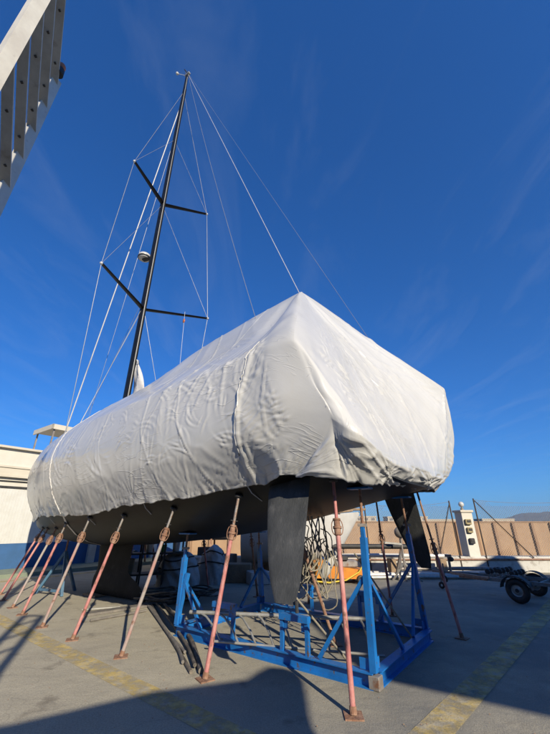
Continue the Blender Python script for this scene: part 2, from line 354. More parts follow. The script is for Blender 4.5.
# ------------------------------------------------------------------ THE YACHT
def hb(u): return pchip([-.45, .6, 2, 3.5, 5, 6.5, 8, 9.5, 11, 12, 12.35], [1.98, 2.06, 2.13, 2.17, 2.15, 2.06, 1.84, 1.48, .93, .40, .05], u)
def zd(u): return pchip([-.45, 2, 5, 8, 11, 12.35], [3.16, 3.05, 2.95, 2.93, 3.02, 3.12], u)
def zb(u): return pchip([-.45, 0, 1.4, 2.5, 4, 6, 7.5, 9, 10.5, 11.6, 12.1, 12.35], [2.12, 2.03, 1.74, 1.52, 1.32, 1.16, 1.11, 1.15, 1.25, 1.38, 1.5, 1.62], u)
def nexp(u): return pchip([-.45, 3, 7, 10, 12.35], [3.1, 2.8, 2.4, 1.9, 1.5], u)
def hull_s(u, z):
    t = np.clip((zd(u) - z) / (zd(u) - zb(u)), 0, 1); n = nexp(u)
    return hb(u) * (1 - t ** n) ** (1 / n)
yacht = thing('sailing_yacht', 'large racing yacht with dark hull and tall black mast, propped up ashore under white wrap', 'yacht', BO, BRZ)
us = np.concatenate([np.linspace(-.45, 11, 70), np.linspace(11.05, 12.35, 24)])
th = np.linspace(0, math.pi / 2, 26)
rows = []
for u in us:
    n = nexp(u); ct = np.cos(th) ** (2 / n); st = np.sin(th) ** (2 / n)
    ys = hb(u) * ct; zs = zd(u) - (zd(u) - zb(u)) * st
    half = np.stack([np.full_like(ys, u), ys, zs], 1)
    other = half[::-1][1:].copy(); other[:, 1] *= -1
    rows.append(np.concatenate([half, other]))
P = np.array(rows)
zf = (P[..., 2] - P[..., 2].min(1, keepdims=True)) / (P[..., 2].max(1, keepdims=True) - P[..., 2].min(1, keepdims=True))
P[..., 0] += .74 * zf * np.clip((2.2 - P[..., 0]) / 2.65, 0, 1)          # the transom rakes forward towards the deck
mb = MB(); mb.grid(P)
k = P.shape[1]
mb.f.append(tuple(range(k)))                                    # transom
mb.f.append(tuple((len(us) - 1) * k + i for i in range(k - 1, -1, -1)))
for i in range(len(us) - 1): mb.f.append((i * k, (i + 1) * k, (i + 1) * k + k - 1, i * k + k - 1))   # deck
mb.build('hull', 'hull', yacht, smooth=50)
# keel fin and bulb
def foil(chord, thick, n=14):
    pts = []
    for i in range(n + 1):
        x = i / n; pts.append((x, thick * 2.6 * (.2969 * math.sqrt(x) - .126 * x - .3516 * x**2 + .2843 * x**3 - .1015 * x**4) * 2))
    return [(chord * x, y) for x, y in pts] + [(chord * x, -y) for x, y in pts[::-1][1:-1]]
def foil_loft(levels, thick_f=.12):
    """levels: (u_front, u_rear, p(lateral), z, thickness)"""
    mb = MB(); rings = []
    for uf, ur, p, z, tk in levels:
        rings.append([(uf - x, p + y, z) for x, y in foil(uf - ur, tk)])
    n = len(rings[0]); vs = [v for r_ in rings for v in r_]; fs = []
    for i in range(len(rings) - 1):
        for k in range(n): j = (k + 1) % n; fs.append((i * n + k, i * n + j, (i + 1) * n + j, (i + 1) * n + k))
    fs.append(tuple(range(n - 1, -1, -1))); fs.append(tuple((len(rings) - 1) * n + k for k in range(n)))
    return mb.add(vs, fs)
keel = foil_loft([(7.98, 6.42, 0, 1.22, .15), (7.92, 6.46, 0, .9, .14), (7.88, 6.5, 0, .66, .14), (7.88, 6.46, 0, .55, .155), (7.92, 6.28, 0, .46, .18), (7.98, 6.05, 0, .38, .21), (8.0, 5.88, 0, .28, .24), (8.0, 5.86, 0, .18, .24), (7.95, 5.95, 0, .09, .2), (7.85, 6.15, 0, .045, .12)])
keel.build('keel', 'hull_keel', yacht, smooth=60)
for p0, p1, a0, a1, b0, b1 in ((1.48, 2.05, 1.07, .42, .64, .29), (-1.48, -2.08, .66, .05, .33, .05)):
    lv = []
    for t in np.linspace(0, 1, 9):
        rnd = 0 if t < .85 else (t - .85) / .15 * .05
        lv.append((a0 + (b0 - a0) * t ** 1.5 - rnd, a1 + (b1 - a1) * t + rnd, p0 + (p1 - p0) * t, 2.3 + (.86 - 2.3) * t, .05 - .022 * t))
    r_ = foil_loft(lv).build('rudder', 'rudder', yacht, smooth=60)
    MB().tube([(a0 - .3, p0 - .02, 2.42), (a0 - .3, p0, 2.24)], .05, 12).build('stock_bearing', 'greysteel', r_)
    if p0 > 0: MB().tube([(b1 + .03, p1, .9), (b1 + .02, p1 + .005, .80)], .018, 8).build('tip_fitting', 'black', r_)
# mast
MU = 8.03
ring = [(.16 * math.cos(a), .085 * math.sin(a)) for a in np.linspace(0, 2 * math.pi, 20, endpoint=False)]
mv = []; mf = []
zz = [2.9, 8, 14, 19, 22, 23.55]; sc = [1, 1, 1, .92, .75, .62]
for z, s_ in zip(zz, sc): mv += [(MU + x * s_, y * s_, z) for x, y in ring]
for i in range(len(zz) - 1):
    for k in range(20): j = (k + 1) % 20; mf.append((i * 20 + k, i * 20 + j, (i + 1) * 20 + j, (i + 1) * 20 + k))
mf.append(tuple(range(100, 120)))
mast = MB().add(mv, mf).build('mast', 'carbon', yacht, smooth=60)
MB().box((MU - .165, 0, 12.6), (.03, .03, 19)).build('sail_track', 'hull', mast)
h = MB()
for k, yy in enumerate((.07,)): h.tube([(MU - .2 - .03 * k, yy, 3), (MU - .13, yy * .6, 23.2 - k * 2)], .006, 6)
h.build('halyard', 'whiteline', mast)
# masthead gear
MB().box((MU - .03, 0, 23.6), (.34, .14, .1), bev=.02).build('masthead_fitting', 'alu', mast)
g = MB().tube([(MU + .1, .05, 23.6), (MU + .12, .05, 24.05)], .012, 6); g.box((MU + .12, .05, 24.05), (.04, .22, .03)); g.build('wind_vane', 'black', mast)
g = MB().tube([(MU + .1, .1, 23.55), (MU + .38, .3, 23.7)], .014, 6); g.lathe([(.01, -.06), (.07, -.03), (.08, .02), (.04, .04)], (MU + .42, .34, 23.72), n=18, mtx=Matrix.Rotation(.9, 3, 'Y')); g.build('anemometer', 'white', mast, smooth=40)
# spreaders
tips = {}
for side, (ul, pl, zl), (uu, pu, zu) in (('port', (7.05, 2.1, 8.72), (7.35, 1.79, 13.95)), ('starboard', (6.65, -1.82, 8.62), (6.92, -1.46, 13.86))):
    for key, (ut, pt, zt) in (('l', (ul, pl, zl)), ('u', (uu, pu, zu))):
        rt = Vector((MU - .05, math.copysign(.06, pt), 8.6 if key == 'l' else 13.85)); tp = Vector((ut, pt, zt)); tips[side + key] = tp
        sb = MB(); d = (tp - rt).normalized(); up = Vector((0, 0, 1)); sd = d.cross(up).normalized()
        for q, w in ((rt, .10), (tp, .055)):
            for a in range(10): an = 2 * math.pi * a / 10; sb.v.append(tuple(q + sd * w * math.cos(an) + up * .028 * math.sin(an)))
        for a in range(10): j = (a + 1) % 10; sb.f.append((a, j, 10 + j, 10 + a))
        sb.f.append(tuple(range(9, -1, -1))); sb.f.append(tuple(range(10, 20)))
        so = sb.build('spreader', 'carbon', mast, smooth=50)
        MB().sphere(tp, .05, 8).build('spreader_end', 'whiteline', so, smooth=True)
def wire(a, b, r=.010, m='wire', name='shroud', sag=0):
    r *= .68
    a = Vector(a); b = Vector(b); n = 14 if sag else 2
    pts = [a.lerp(b, i / (n - 1)) - Vector((0, 0, sag * 4 * (i / (n - 1)) * (1 - i / (n - 1)))) for i in range(n)]
    return MB().tube(pts, r, 6).build(name, m, yacht, smooth=50)
for side, sg in (('port', 1), ('starboard', -1)):
    cp = (7.3, sg * 1.78, 2.95); tl, tu = tips[side + 'l'], tips[side + 'u']
    wire(cp, tl, .012); wire(tl, tu, .012); wire(tu, (MU, sg * .06, 21.8), .012)
    wire(tl, (MU, sg * .06, 13.7), .009); wire(tu, (MU, sg * .06, 18), .009); wire((7.5, sg * 1.7, 2.95), (MU, sg * .08, 8.5), .011)
wire((12.25, .0, 3.15), (MU + .14, 0, 20.7), .032, 'whiteline', 'furled_forestay')
wire((10.6, .0, 3.1), (MU + .14, 0, 18.0), .010, 'wire', 'inner_forestay')
wire((11.5, .25, 3.1), (MU + .14, .03, 8.4), .009, 'whiteline', 'babystay')
wire((11.9, -.1, 3.1), (MU + .14, -.03, 9.2), .008, 'wire', 'babystay')
wire((1.4, 0.02, 6.3), (MU - .1, .0, 23.55), .011, 'whiteline', 'topping_lift')
wire((2.35, .30, 5.6), (MU - .12, .03, 23.5), .010, 'wire', 'slack_halyard', sag=.35)
wire((-.4, -1.8, 3.3), (MU - .14, -.04, 23.5), .007, 'wire', 'running_backstay')
hal = wire((6.5, -.85, 3.0), (6.95, -1.0, 8.6), .008, 'whiteline', 'flag_halyard')
MB().sphere((6.93, -.99, 8.2), .055, 8, (1, .6, 1.6)).build('orange_block', 'brown', hal, smooth=True)
rd = MB().lathe([(.02, -.13), (.2, -.11), (.24, -.02), (.22, .07), (.12, .13), (.01, .15)], (MU + .46, .1, 11.2), n=24).build('radar_dome', 'white', mast, smooth=50)
MB().lathe([(.243, -.075), (.243, -.03)], (MU + .46, .1, 11.2), n=24).build('dome_band', 'black', rd)
MB().beam((MU + .1, 0, 11.02), (MU + .5, .1, 11.04), .14, .04).build('bracket', 'carbon', rd)
pv = MB(); PP = np.zeros((12, 5, 3))
for i in range(12):
    for j in range(5):
        f = i / 11; w = .85 * f; PP[i, j] = (MU - .2 - w * j / 4, -.05 + .05 * math.sin(j * 2.1 + i * .5), 6.55 - 1.3 * f - .2 * (j / 4) * f)
pv.grid(PP); po = pv.build('folded_sail_corner', 'tape', mast, smooth=True)
sm = po.modifiers.new('thick', 'SOLIDIFY'); sm.thickness = .02
boom = MB().tube([(MU - .2, 0, 4.6), (1.45, 0, 5.95)], .13, 14).build('boom', 'carbon', yacht, smooth=50)
MB().tube([(MU - .35, 0, 3.1), (MU - 2, 0, 4.85)], .04, 8).build('vang', 'alu', boom)

# ------------------------------------------------------------------ THE SHRINK WRAP COVER
HZ_U = [.55, 1.3, 2.0, 2.7, 3.4, 4.3, 5.2, 6.5, 8, 9.5, 11, 12, 12.42]
HZ_Z = [2.16, 2.07, 1.99, 1.95, 1.92, 1.86, 1.76, 1.76, 1.78, 1.72, 1.68, 1.66, 1.7]
def station(u, side):
    """five control points hem..life and the ridge; side +1 = port"""
    hz = float(pchip(HZ_U, HZ_Z, u)); ex = float(pchip([.5, 11, 12.42], [.035, .05, .09], u)); uu = min(u, 12.35)
    b = float(hb(uu)); d = float(zd(uu))
    hs_ = float(hull_s(uu, hz)) + ex
    lz = float(pchip([.5, 2, 3.5, 6, 8, 10, 11.5, 12.42], [3.83, 3.77, 3.68, 3.62, 3.6, 3.62, 3.72, 3.7], u))
    ls = float(pchip([.5, 3.5, 6, 8, 9.5, 11, 12, 12.42], [2.1, 2.1, 1.98, 1.70, 1.35, .92, .5, .16], u))
    rz = float(pchip([.5, 1.4, 2.6, 3.5, 4.7, 5.8, 6.8, 8, 9.5, 11, 12, 12.42], [6.35, 6.37, 6.22, 6.1, 5.92, 5.52, 5.24, 5.08, 4.78, 4.5, 4.26, 3.9], u))
    bulge = float(pchip([0, 4, 5, 7, 12.42], [-.2, -.2, -.12, .12, .08], u))
    zm = (hz + d) / 2
    return [(u, side * hs_, hz), (u, side * (max(float(hull_s(uu, zm)), hs_) + ex + .02), zm), (u, side * (b + ex + .04), d), (u, side * ls, lz),
            (u, side * ls * .52, lz + (rz - lz) * .5 + bulge), (u, 0, rz)]
rings = []
uS = np.array([12.42, 12.3, 12.1, 11.8, 11.4, 11, 10.3, 9.5, 8.7, 8, 7.2, 6.5, 5.8, 5.2, 4.7, 4.1, 3.5, 2.9, 2.3, 1.8, 1.35, .95, .58])
for u in uS:
    a = station(u, 1); b = station(u, -1)[::-1][1:]; rings.append(a + b)
# the stern: roof leans aft from the boom end to the rails
rings[-2][5] = (1.45, 0, 6.33); rings[-2][4] = (1.15, 1.15, 5.0); rings[-2][6] = (1.05, -1.2, 5.2)
rings[-1] = [(.62, 1.87, 2.14), (.50, 2.0, 2.52), (.52, 2.145, 3.05), (.60, 2.13, 3.84), (1.0, 1.1, 5.12), (1.41, 0, 6.36), (.55, -1.3, 5.28), (-.1, -2.3, 4.16), (-.05, -2.3, 3.1), (.1, -2.1, 2.5), (.2, -1.9, 2.15)]
rings.append([(.44, 1.82, 2.12), (-.17, 1.97, 2.72), (.05, 2.05, 3.26), (.22, 2.1, 3.84), (.82, 1.05, 5.14), (1.37, 0, 6.37), (.34, -1.19, 5.30), (-.70, -2.38, 4.29), (-.68, -2.40, 3.2), (-.5, -2.2, 2.6), (-.2, -1.9, 2.17)])
RC = np.array(rings)
def catmull(Pc, t, tk=None):
    """Pc (n, m, 3) along axis 0, t in [0, n-1]"""
    n = Pc.shape[0]; i = np.clip(np.floor(t).astype(int), 0, n - 2); f = (t - i)[:, None, None]
    p0 = Pc[np.clip(i - 1, 0, n - 1)]; p1 = Pc[i]; p2 = Pc[i + 1]; p3 = Pc[np.clip(i + 2, 0, n - 1)]
    d0 = np.linalg.norm((p1 - p0), axis=2, keepdims=True) + 1e-6; d1 = np.linalg.norm(p2 - p1, axis=2, keepdims=True) + 1e-6; d2 = np.linalg.norm(p3 - p2, axis=2, keepdims=True) + 1e-6
    tk = np.array(tk if tk is not None else [.85] * n); k1 = tk[i][:, None, None]; k2 = tk[i + 1][:, None, None]
    m1 = ((p1 - p0) / d0 + (p2 - p1) / d1) / 2 * d1 * k1; m2 = ((p2 - p1) / d1 + (p3 - p2) / d2) / 2 * d1 * k2
    return (2*f**3 - 3*f**2 + 1) * p1 + (f**3 - 2*f**2 + f) * m1 + (-2*f**3 + 3*f**2) * p2 + (f**3 - f**2) * m2
seg = [18, 36, 40, 62, 60, 30, 26, 14, 10, 8]; JL = sum(seg[:3]); JR = sum(seg[:5])
tj = np.concatenate([np.linspace(k, k + 1, s_, endpoint=False) for k, s_ in enumerate(seg)] + [[10]])
tmp = catmull(np.transpose(RC, (1, 0, 2)), tj, [.85, .85, .85, .35, .8, .3, .8, .12, .85, .85, .85])                   # (J, stations, 3)
dist = np.concatenate([[0], np.cumsum(np.linalg.norm(np.diff(RC[:, 3], axis=0), axis=1))])
n_s = [max(3, int(round(d / (.034 if uS[min(i_, len(uS) - 1)] > 5 else .021)))) for i_, d in enumerate(np.diff(dist))]
ti = np.concatenate([np.linspace(k, k + 1, s_, endpoint=False) for k, s_ in enumerate(n_s)] + [[len(n_s)]])
G = catmull(np.transpose(tmp, (1, 0, 2)), ti)                    # (I, J, 3)
# bow closure: pull the first ring to the stem line
def normals(G):
    du = np.gradient(G, axis=0); dv = np.gradient(G, axis=1); n = np.cross(du, dv); return n / (np.linalg.norm(n, axis=2, keepdims=True) + 1e-9)
def arc(G):
    A = np.concatenate([np.zeros((1, G.shape[1])), np.cumsum(np.linalg.norm(np.diff(G, axis=0), axis=2), axis=0)], 0)
    B = np.concatenate([np.zeros((G.shape[0], 1)), np.cumsum(np.linalg.norm(np.diff(G, axis=1), axis=2), axis=1)], 1)
    return A, B
NB = normals(G); A, B = arc(G)
if NB[200, JL // 2, 1] < 0: NB = -NB
X, Y_, Z_ = G[..., 0], G[..., 1], G[..., 2]
def burst(A_, B_, a0, b0, rad, k, amp, seed):
    dx_, dy_ = A_ - a0, B_ - b0; r_ = np.hypot(dx_, dy_); an = np.arctan2(dy_, dx_)
    w = np.exp(-(r_ / rad) ** 2) * np.clip(r_ / (rad * .25), 0, 1)
    ph = an * k / 6.2832 + .5 * vn(an * 1.3 + 9, r_ * 4, seed); cell = np.floor(ph); am = .25 + .75 * _h(cell, cell * 0, seed); ln = .5 + _h(cell, cell * 0 + 2, seed)
    w = np.exp(-(r_ / (rad * ln)) ** 2) * np.clip(r_ / .05, 0, 1)
    return amp * w * am * np.exp(-((ph - cell - .5) / .2) ** 2)
def wrinkles(A_, B_, hemd, seed):
    D = .035 * (fbm(A_ * .6, B_ * .6, 2, seed) - .4)
    D += .018 * (ridged(A_ * .7 + .3 * B_, B_ * .5 - .2 * A_, seed + 6) ** 2 - .3)
    g = np.exp(-hemd / .16); D += g * .016 * (ridged(A_ * 7.5 + fbm(A_ * 2, B_ * 2, 2, seed + 2) * 2, B_ * .9, seed + 13) ** 1.5 - .35)
    D += np.exp(-hemd / .35) * .004 * (ridged(A_ * 10 + B_ * 2.2, B_ * 1.5, seed + 15) ** 2 - .3)
    
    return D
hem_d = np.minimum(B, B[:, -1:] - B)
D = wrinkles(A, B, hem_d, 3)
La = A[:, JL]
def a_at(u): return float(La[np.argmin(np.abs(G[:, JL, 0] - u))])
for (u0, b0, rad, k, amp) in ((1.25, .1, .7, 22, .05), (2.3, .08, .6, 20, .045), (3.6, .1, .65, 20, .045), (5.0, .1, .6, 18, .04), (6.6, .1, .7, 18, .04), (8.4, .1, .6, 16, .04), (10, .1, .5, 14, .03),
                          (.4, .75, .5, 24, .06), (.45, .3, .45, 20, .07), (3.2, 1.3, .6, 14, .022), (4.6, 1.2, .7, 16, .022), (6.3, 1.4, .8, 16, .022), (8.0, 1.3, .6, 14, .02), (1.6, 1.6, .45, 18, .03), (2.6, .9, .5, 14, .02), (1.0, 2.0, .4, 18, .03), (5.5, 2.2, .6, 14, .018)):
    D += burst(A, B, a_at(u0), b0, rad, k, amp * .25, int(u0 * 10))
def fold_set(rg, p_, q_, k=1.):
    """three to six sharp short creases side by side, each of its own length, height and place"""
    D_ = 0; n_ = rg.choice([2, 3, 3, 4, 5]); x = 0; cv = rg.uniform(-.5, .5); L = rg.uniform(.08, .22) * k; am = rg.uniform(.007, .015)
    for _ in range(n_):
        x += rg.uniform(.035, .11) * k; off = rg.gauss(0, .35) * L; ln = L * rg.uniform(.5, 1.25); tilt = rg.gauss(0, .12); wd = rg.uniform(.010, .018) * k; c_ = cv + rg.gauss(0, .25)
        q2 = q_ - off; pp = p_ - x - tilt * q2 - c_ * q2 * q2 / .3
        D_ = D_ + am * rg.uniform(.4, 1.1) * np.exp(-(q2 / ln) ** 2) * (np.exp(-(pp / wd) ** 2) - .35 * np.exp(-((pp - 2 * wd) / (1.8 * wd)) ** 2))
    return D_
rgp = random.Random(21)
uc_ = .5
while uc_ < 12:
    D += burst(A, B, a_at(uc_), rgp.uniform(.02, .12), rgp.uniform(.22, .45), rgp.choice([12, 16, 22]), rgp.uniform(.007, .015), int(uc_ * 7)); uc_ += rgp.uniform(.35, .75)
for _ in range(120):                                             # sets of short parallel, slightly bowed shrink folds
    u_c = rgp.uniform(-.1, 12) if rgp.random() < .6 else rgp.uniform(.3, 5); b_c = rgp.uniform(.1, 1.9) if rgp.random() < .75 else rgp.uniform(1.9, 3.6)
    ang = rgp.choice([R(90) + rgp.gauss(0, .3), R(rgp.uniform(-35, 35)), R(90) + rgp.gauss(0, .3)]); a_c = a_at(u_c)
    dx_, dy_ = A - a_c, B - b_c; p_ = dx_ * math.cos(ang) + dy_ * math.sin(ang); q_ = -dx_ * math.sin(ang) + dy_ * math.cos(ang)
    D += fold_set(rgp, p_, q_, 1 if u_c < 5 else 1.4)
for _ in range(30):                                              # longer tension folds from the frames underneath
    u_c = rgp.uniform(0, 12); b_c = rgp.uniform(.2, 3.2); ang = rgp.gauss(R(25), .5) if rgp.random() < .5 else rgp.gauss(R(150), .5); a_c = a_at(u_c)
    dx_, dy_ = A - a_c, B - b_c; p_ = dx_ * math.cos(ang) + dy_ * math.sin(ang); q_ = -dx_ * math.sin(ang) + dy_ * math.cos(ang)
    D += .9 * fold_set(rgp, p_ / 2.2, q_ / 2.8)
# long taut folds in the roof, running down from the ridge
roof = np.clip((Z_ - 3.9) / .5, 0, 1)
D += roof * .008 * (ridged(A * 2.2 + (B - B[:, JR:JR + 1]) * .5, (B) * .25, 71) ** 4 - .2)
# stiff creases at frames, where the wrap was heat shrunk over a rail or line
for u0, wd, amp, ln_ in ((1.8, .012, .016, -.4), (.66, .012, .016, .0), (2.75, .014, .012, -.35), (4.2, .018, .009, -.3), (7.0, .03, .012, -.3), (1.2, .035, .030, .12), (3.3, .012, .010, .2)):
    a0 = a_at(u0) + ln_ * B; wob = .05 * (vn(B * 1.7, B * 0 + u0, 5) - .5) + .02 * (vn(B * 9, B * 0, 8) - .5)
    D += amp * np.exp(-((A - a0 - wob) / wd) ** 2) * (.6 + .7 * vn(B * 6, B * 0 + 3, 9))
# ragged melted patches
for u0, b0 in ((1.6, 1.55), (1.5, 1.9), (.9, 1.95), (.8, 1.5), (.95, 2.7), (1.1, .5)):
    r_ = np.hypot((A - a_at(u0)) * 1.6, B - b0); D += .035 * np.exp(-(r_ / .15) ** 2) * (ridged(A * 9, B * 9, 31) ** 2 - .3)
fade = np.clip(A / .3, 0, 1)
G2 = G + NB * (D * fade)[..., None]
# hem edge wavers
edge = np.exp(-hem_d / .12)
hemw = .06 * (fbm(A * 1.6, A * 0 + (B > 2.5), 4, 55) - .45) + .025 * (vn(A * 7, A * 0, 57) - .5)
G2[..., 2] += edge * hemw * 1.3
side_mb = MB(); side_mb.grid(G2, uv=np.stack([A, B], 2))
# --- stern panel: hangs from the last ring to the curved lower transom edge, then tucks under
I = G.shape[0] - 1; Jn = G.shape[1]
ring_e = G[I]; j0 = seg[0]; j1 = Jn - 1 - seg[-1]
top = ring_e[j0:j1 + 1]
arc_t = np.concatenate([[0], np.cumsum(np.linalg.norm(np.diff(top, axis=0), axis=1))]); ft = arc_t / arc_t[-1]
bk = np.array([[-.17, 1.97, 2.72], [-.35, 1.94, 2.57], [-.47, 1.82, 2.48], [-.51, 1.25, 2.37], [-.52, 0, 2.35], [-.52, -1.3, 2.39], [-.52, -1.95, 2.44], [-.5, -2.2, 2.6]])
bkd = np.concatenate([[0], np.cumsum(np.linalg.norm(np.diff(bk, axis=0), axis=1))]); bkd /= bkd[-1]
fb = ft.copy()
bot = np.stack([pchip(bkd, bk[:, c], fb) for c in range(3)], 1)
T = 100; tt = np.linspace(0, 1, T)[:, None, None]
Gs = top[None] * (1 - tt) + bot[None] * tt
Ns = normals(Gs); 
if Ns[50, len(top) // 2, 0] > 0: Ns = -Ns
As, Bs = arc(Gs)
sx_ = np.abs(np.linspace(0, 1, len(top)) - .5)[None, :] * 2
bl = np.sin(tt[..., 0] * math.pi)
Ds = wrinkles(Bs * .8, As, np.maximum(As[-1:] - As, 0) * 1.6, 40) * .8
Ds += .075 * bl * np.clip(1.0 - sx_ ** 4, 0, 1) * np.clip(Bs / 2, 0, 1)                 # slight billow
yy_, zz_ = Gs[..., 1], Gs[..., 2]
# fan of folds from the starboard rail corner and from the peak
for (y0, z0, k, amp, ln) in ((-2.35, 4.3, 46, .026, 1.6), (0, 6.4, 60, .034, 1.9), (2.1, 3.85, 36, .028, .9)):
    an = np.arctan2(yy_ - y0, zz_ - z0 + 1e-4); rr = np.hypot(yy_ - y0, zz_ - z0)
    Ds += amp * np.exp(-(rr / ln) ** 2) * np.clip(rr / .25, 0, 1) * (ridged(an * k / 6 + vn(rr * 1.5, rr * 0, 3) * .6, rr * .35, 66) ** 1.6 - .4)
an = (yy_ * .72 + zz_ * .5)
Ds += .010 * bl * (ridged(an * 5 , (yy_ - zz_) * .7, 91) ** 2.5 - .3)
cy0, cz0 = Gs[..., 1], Gs[..., 2]
for _ in range(75):
    y_c = rgp.uniform(-2.2, 1.9); z_c = rgp.uniform(2.45, 5.2); ang = rgp.choice([R(60), R(150), R(100), R(20)]) + rgp.gauss(0, .25)
    p_ = (cy0 - y_c) * math.cos(ang) + (cz0 - z_c) * math.sin(ang); q_ = -(cy0 - y_c) * math.sin(ang) + (cz0 - z_c) * math.cos(ang)
    Ds += 1.5 * fold_set(rgp, p_, q_, 1.3)
for y_s, wd, amp in ((-.9, .02, .022), (.55, .015, .014), (-1.75, .02, .016)):
    yw = y_s + .06 * (vn(cz0 * 1.3, cz0 * 0, 4) - .5) + .03 * (vn(cz0 * 7, cz0 * 0, 6) - .5); Ds += amp * np.exp(-((cy0 - yw) / wd) ** 2) * np.clip((3.9 - cz0) / .4, 0, 1)
Ds += .05 * (fbm(cy0 * .8 + 3, cz0 * .9, 3, 88) - .45) + .012 * ridged(cy0 * 2.2 + cz0 * 1.2, cz0 * 1.1 - cy0 * .6, 93) ** 4
Ds *= np.clip(np.minimum(Bs, Bs[:, -1:] - Bs) / .12, 0, 1) * np.clip(As / .15, 0, 1) * np.clip((As[-1:] - As) / .1, .25, 1)
Gs2 = Gs + Ns * Ds[..., None]
Gs2[0] = G2[I, j0:j1 + 1]
Gs2[:, 0] = Gs2[0, 0]; Gs2[:, -1] = Gs2[0, -1]
side_mb.grid(Gs2, uv=np.stack([As + 30, Bs], 2))
# --- hem band under the transom
hk = np.array([[.44, 1.82, 2.12], [.2, 1.83, 2.10], [-.02, 1.76, 2.08], [-.18, 1.55, 2.07], [-.3, 1.1, 2.08], [-.32, 0, 2.10], [-.32, -1.2, 2.16], [-.28, -1.75, 2.17], [-.2, -1.9, 2.17]])
hkd = np.concatenate([[0], np.cumsum(np.linalg.norm(np.diff(hk, axis=0), axis=1))]); hkd /= hkd[-1]
NN = 220; fx = np.linspace(0, 1, NN)
b_bot = np.concatenate([G2[I, 0:j0], Gs2[-1][:], G2[I, j1 + 1:]])
bd = np.concatenate([[0], np.cumsum(np.linalg.norm(np.diff(b_bot, axis=0), axis=1))]); bd /= bd[-1]
NN = len(b_bot); fx = bd; Bb = b_bot; Hh = np.stack([pchip(hkd, hk[:, c], fx) for c in range(3)], 1)
K = 26; kk = np.linspace(0, 1, K)[:, None, None]
Gb = Bb[None] * (1 - kk) + Hh[None] * kk
Nb = normals(Gb)
if Nb[K // 2, NN // 2, 2] > 0: Nb = -Nb
Ab = (fx * 5.2)[None].repeat(K, 0); Kb = kk[..., 0].repeat(NN, 1)
Db = .030 * (ridged(Ab * 4 + Kb * 1.5, Kb * 1.3, 21) ** 2 - .35) + .022 * (ridged(Ab * 2.4 - Kb * 2.2, Kb * 2, 25) ** 2.5 - .3) + burst(Ab, Kb * .5, .75, .12, .45, 18, .022, 4) + burst(Ab, Kb * .5, 1.7, .3, .35, 16, .03, 8) + burst(Ab, Kb * .5, 3.4, .2, .4, 16, .03, 9) + .03 * np.sin(Kb * math.pi)
Db *= np.clip(Kb / .12, .0, 1) * np.clip(np.minimum(Ab, 5.2 - Ab) / .3, .0, 1)
Gb2 = Gb + Nb * Db[..., None]
rag = (.10 * (fbm(Ab * 2.2, Ab * 0, 4, 77) - .5) + .04 * (vn(Ab * 11, Ab * 0, 79) - .5)) * Kb ** 3
Gb2[..., 2] += rag
side_mb.grid(Gb2, uv=np.stack([Ab + 50, Kb * .5], 2))
cover = side_mb.build('boat_cover', 'wrap', None, smooth=True, loc=BO, rz=BRZ)
tag(cover, 'wrinkled white shrink wrap cover stretched over the yacht from bow to transom', 'boat cover')
wd_ = cover.modifiers.new('weld', 'WELD'); wd_.merge_threshold = .0006
co_ = np.array(side_mb.v); rr_ = ring_e[::5]; dm = np.full(len(co_), 9.)
for q in rr_: dm = np.minimum(dm, np.linalg.norm(co_ - q, axis=1))
wts = np.clip((co_[:, 1] + .2) / .6, 0, 1) * np.clip(1 - dm / .5, 0, 1) ** .6 * np.clip((co_[:, 2] - 2.5) / 1.0, .0, 1); vg = cover.vertex_groups.new(name='soft')
for lv in range(1, 11):
    ids = np.nonzero((wts > (lv - 1) / 10) & (wts <= lv / 10))[0].tolist()
    if ids: vg.add(ids, lv / 10, 'REPLACE')
smo = cover.modifiers.new('soft', 'SMOOTH'); smo.vertex_group = 'soft'; smo.factor = .6; smo.iterations = 140
sm = cover.modifiers.new('thick', 'SOLIDIFY'); sm.thickness = .008; sm.offset = -1
# tape strips following the wrapped surface
def strip(u0, b_from, b_to, lean, width, name='seam_tape', m='tape', off=.010):
    mb = MB(); rows = []; n_ = int((b_to - b_from) / .03)
    for k_ in range(n_ + 1):
        f = k_ / n_; a0 = a_at(u0) + lean * f + .015 * math.sin(k_ * .35)
        i = int(np.argmin(np.abs(La - a0))); i = min(max(i, 3), G.shape[0] - 4); j = int(np.argmin(np.abs(B[i, :JR] - (b_from + (b_to - b_from) * f))))
        n = NB[i, j]; dd = G2[i + 2, j] - G2[i - 2, j]; dd = dd / np.linalg.norm(dd); q = G2[i, j] + n * off
        rows.append([q - dd * width / 2, q + n * .006, q + dd * width / 2])
    mb.grid(np.array(rows)); o = mb.build(name, m, cover, smooth=True)
    s2 = o.modifiers.new('t', 'SOLIDIFY'); s2.thickness = .01; s2.offset = 0
    return o
strip(6.5, .03, 3.2, -1.1, .06); strip(1.2, .45, 2.3, .2, .016, m='wrap')
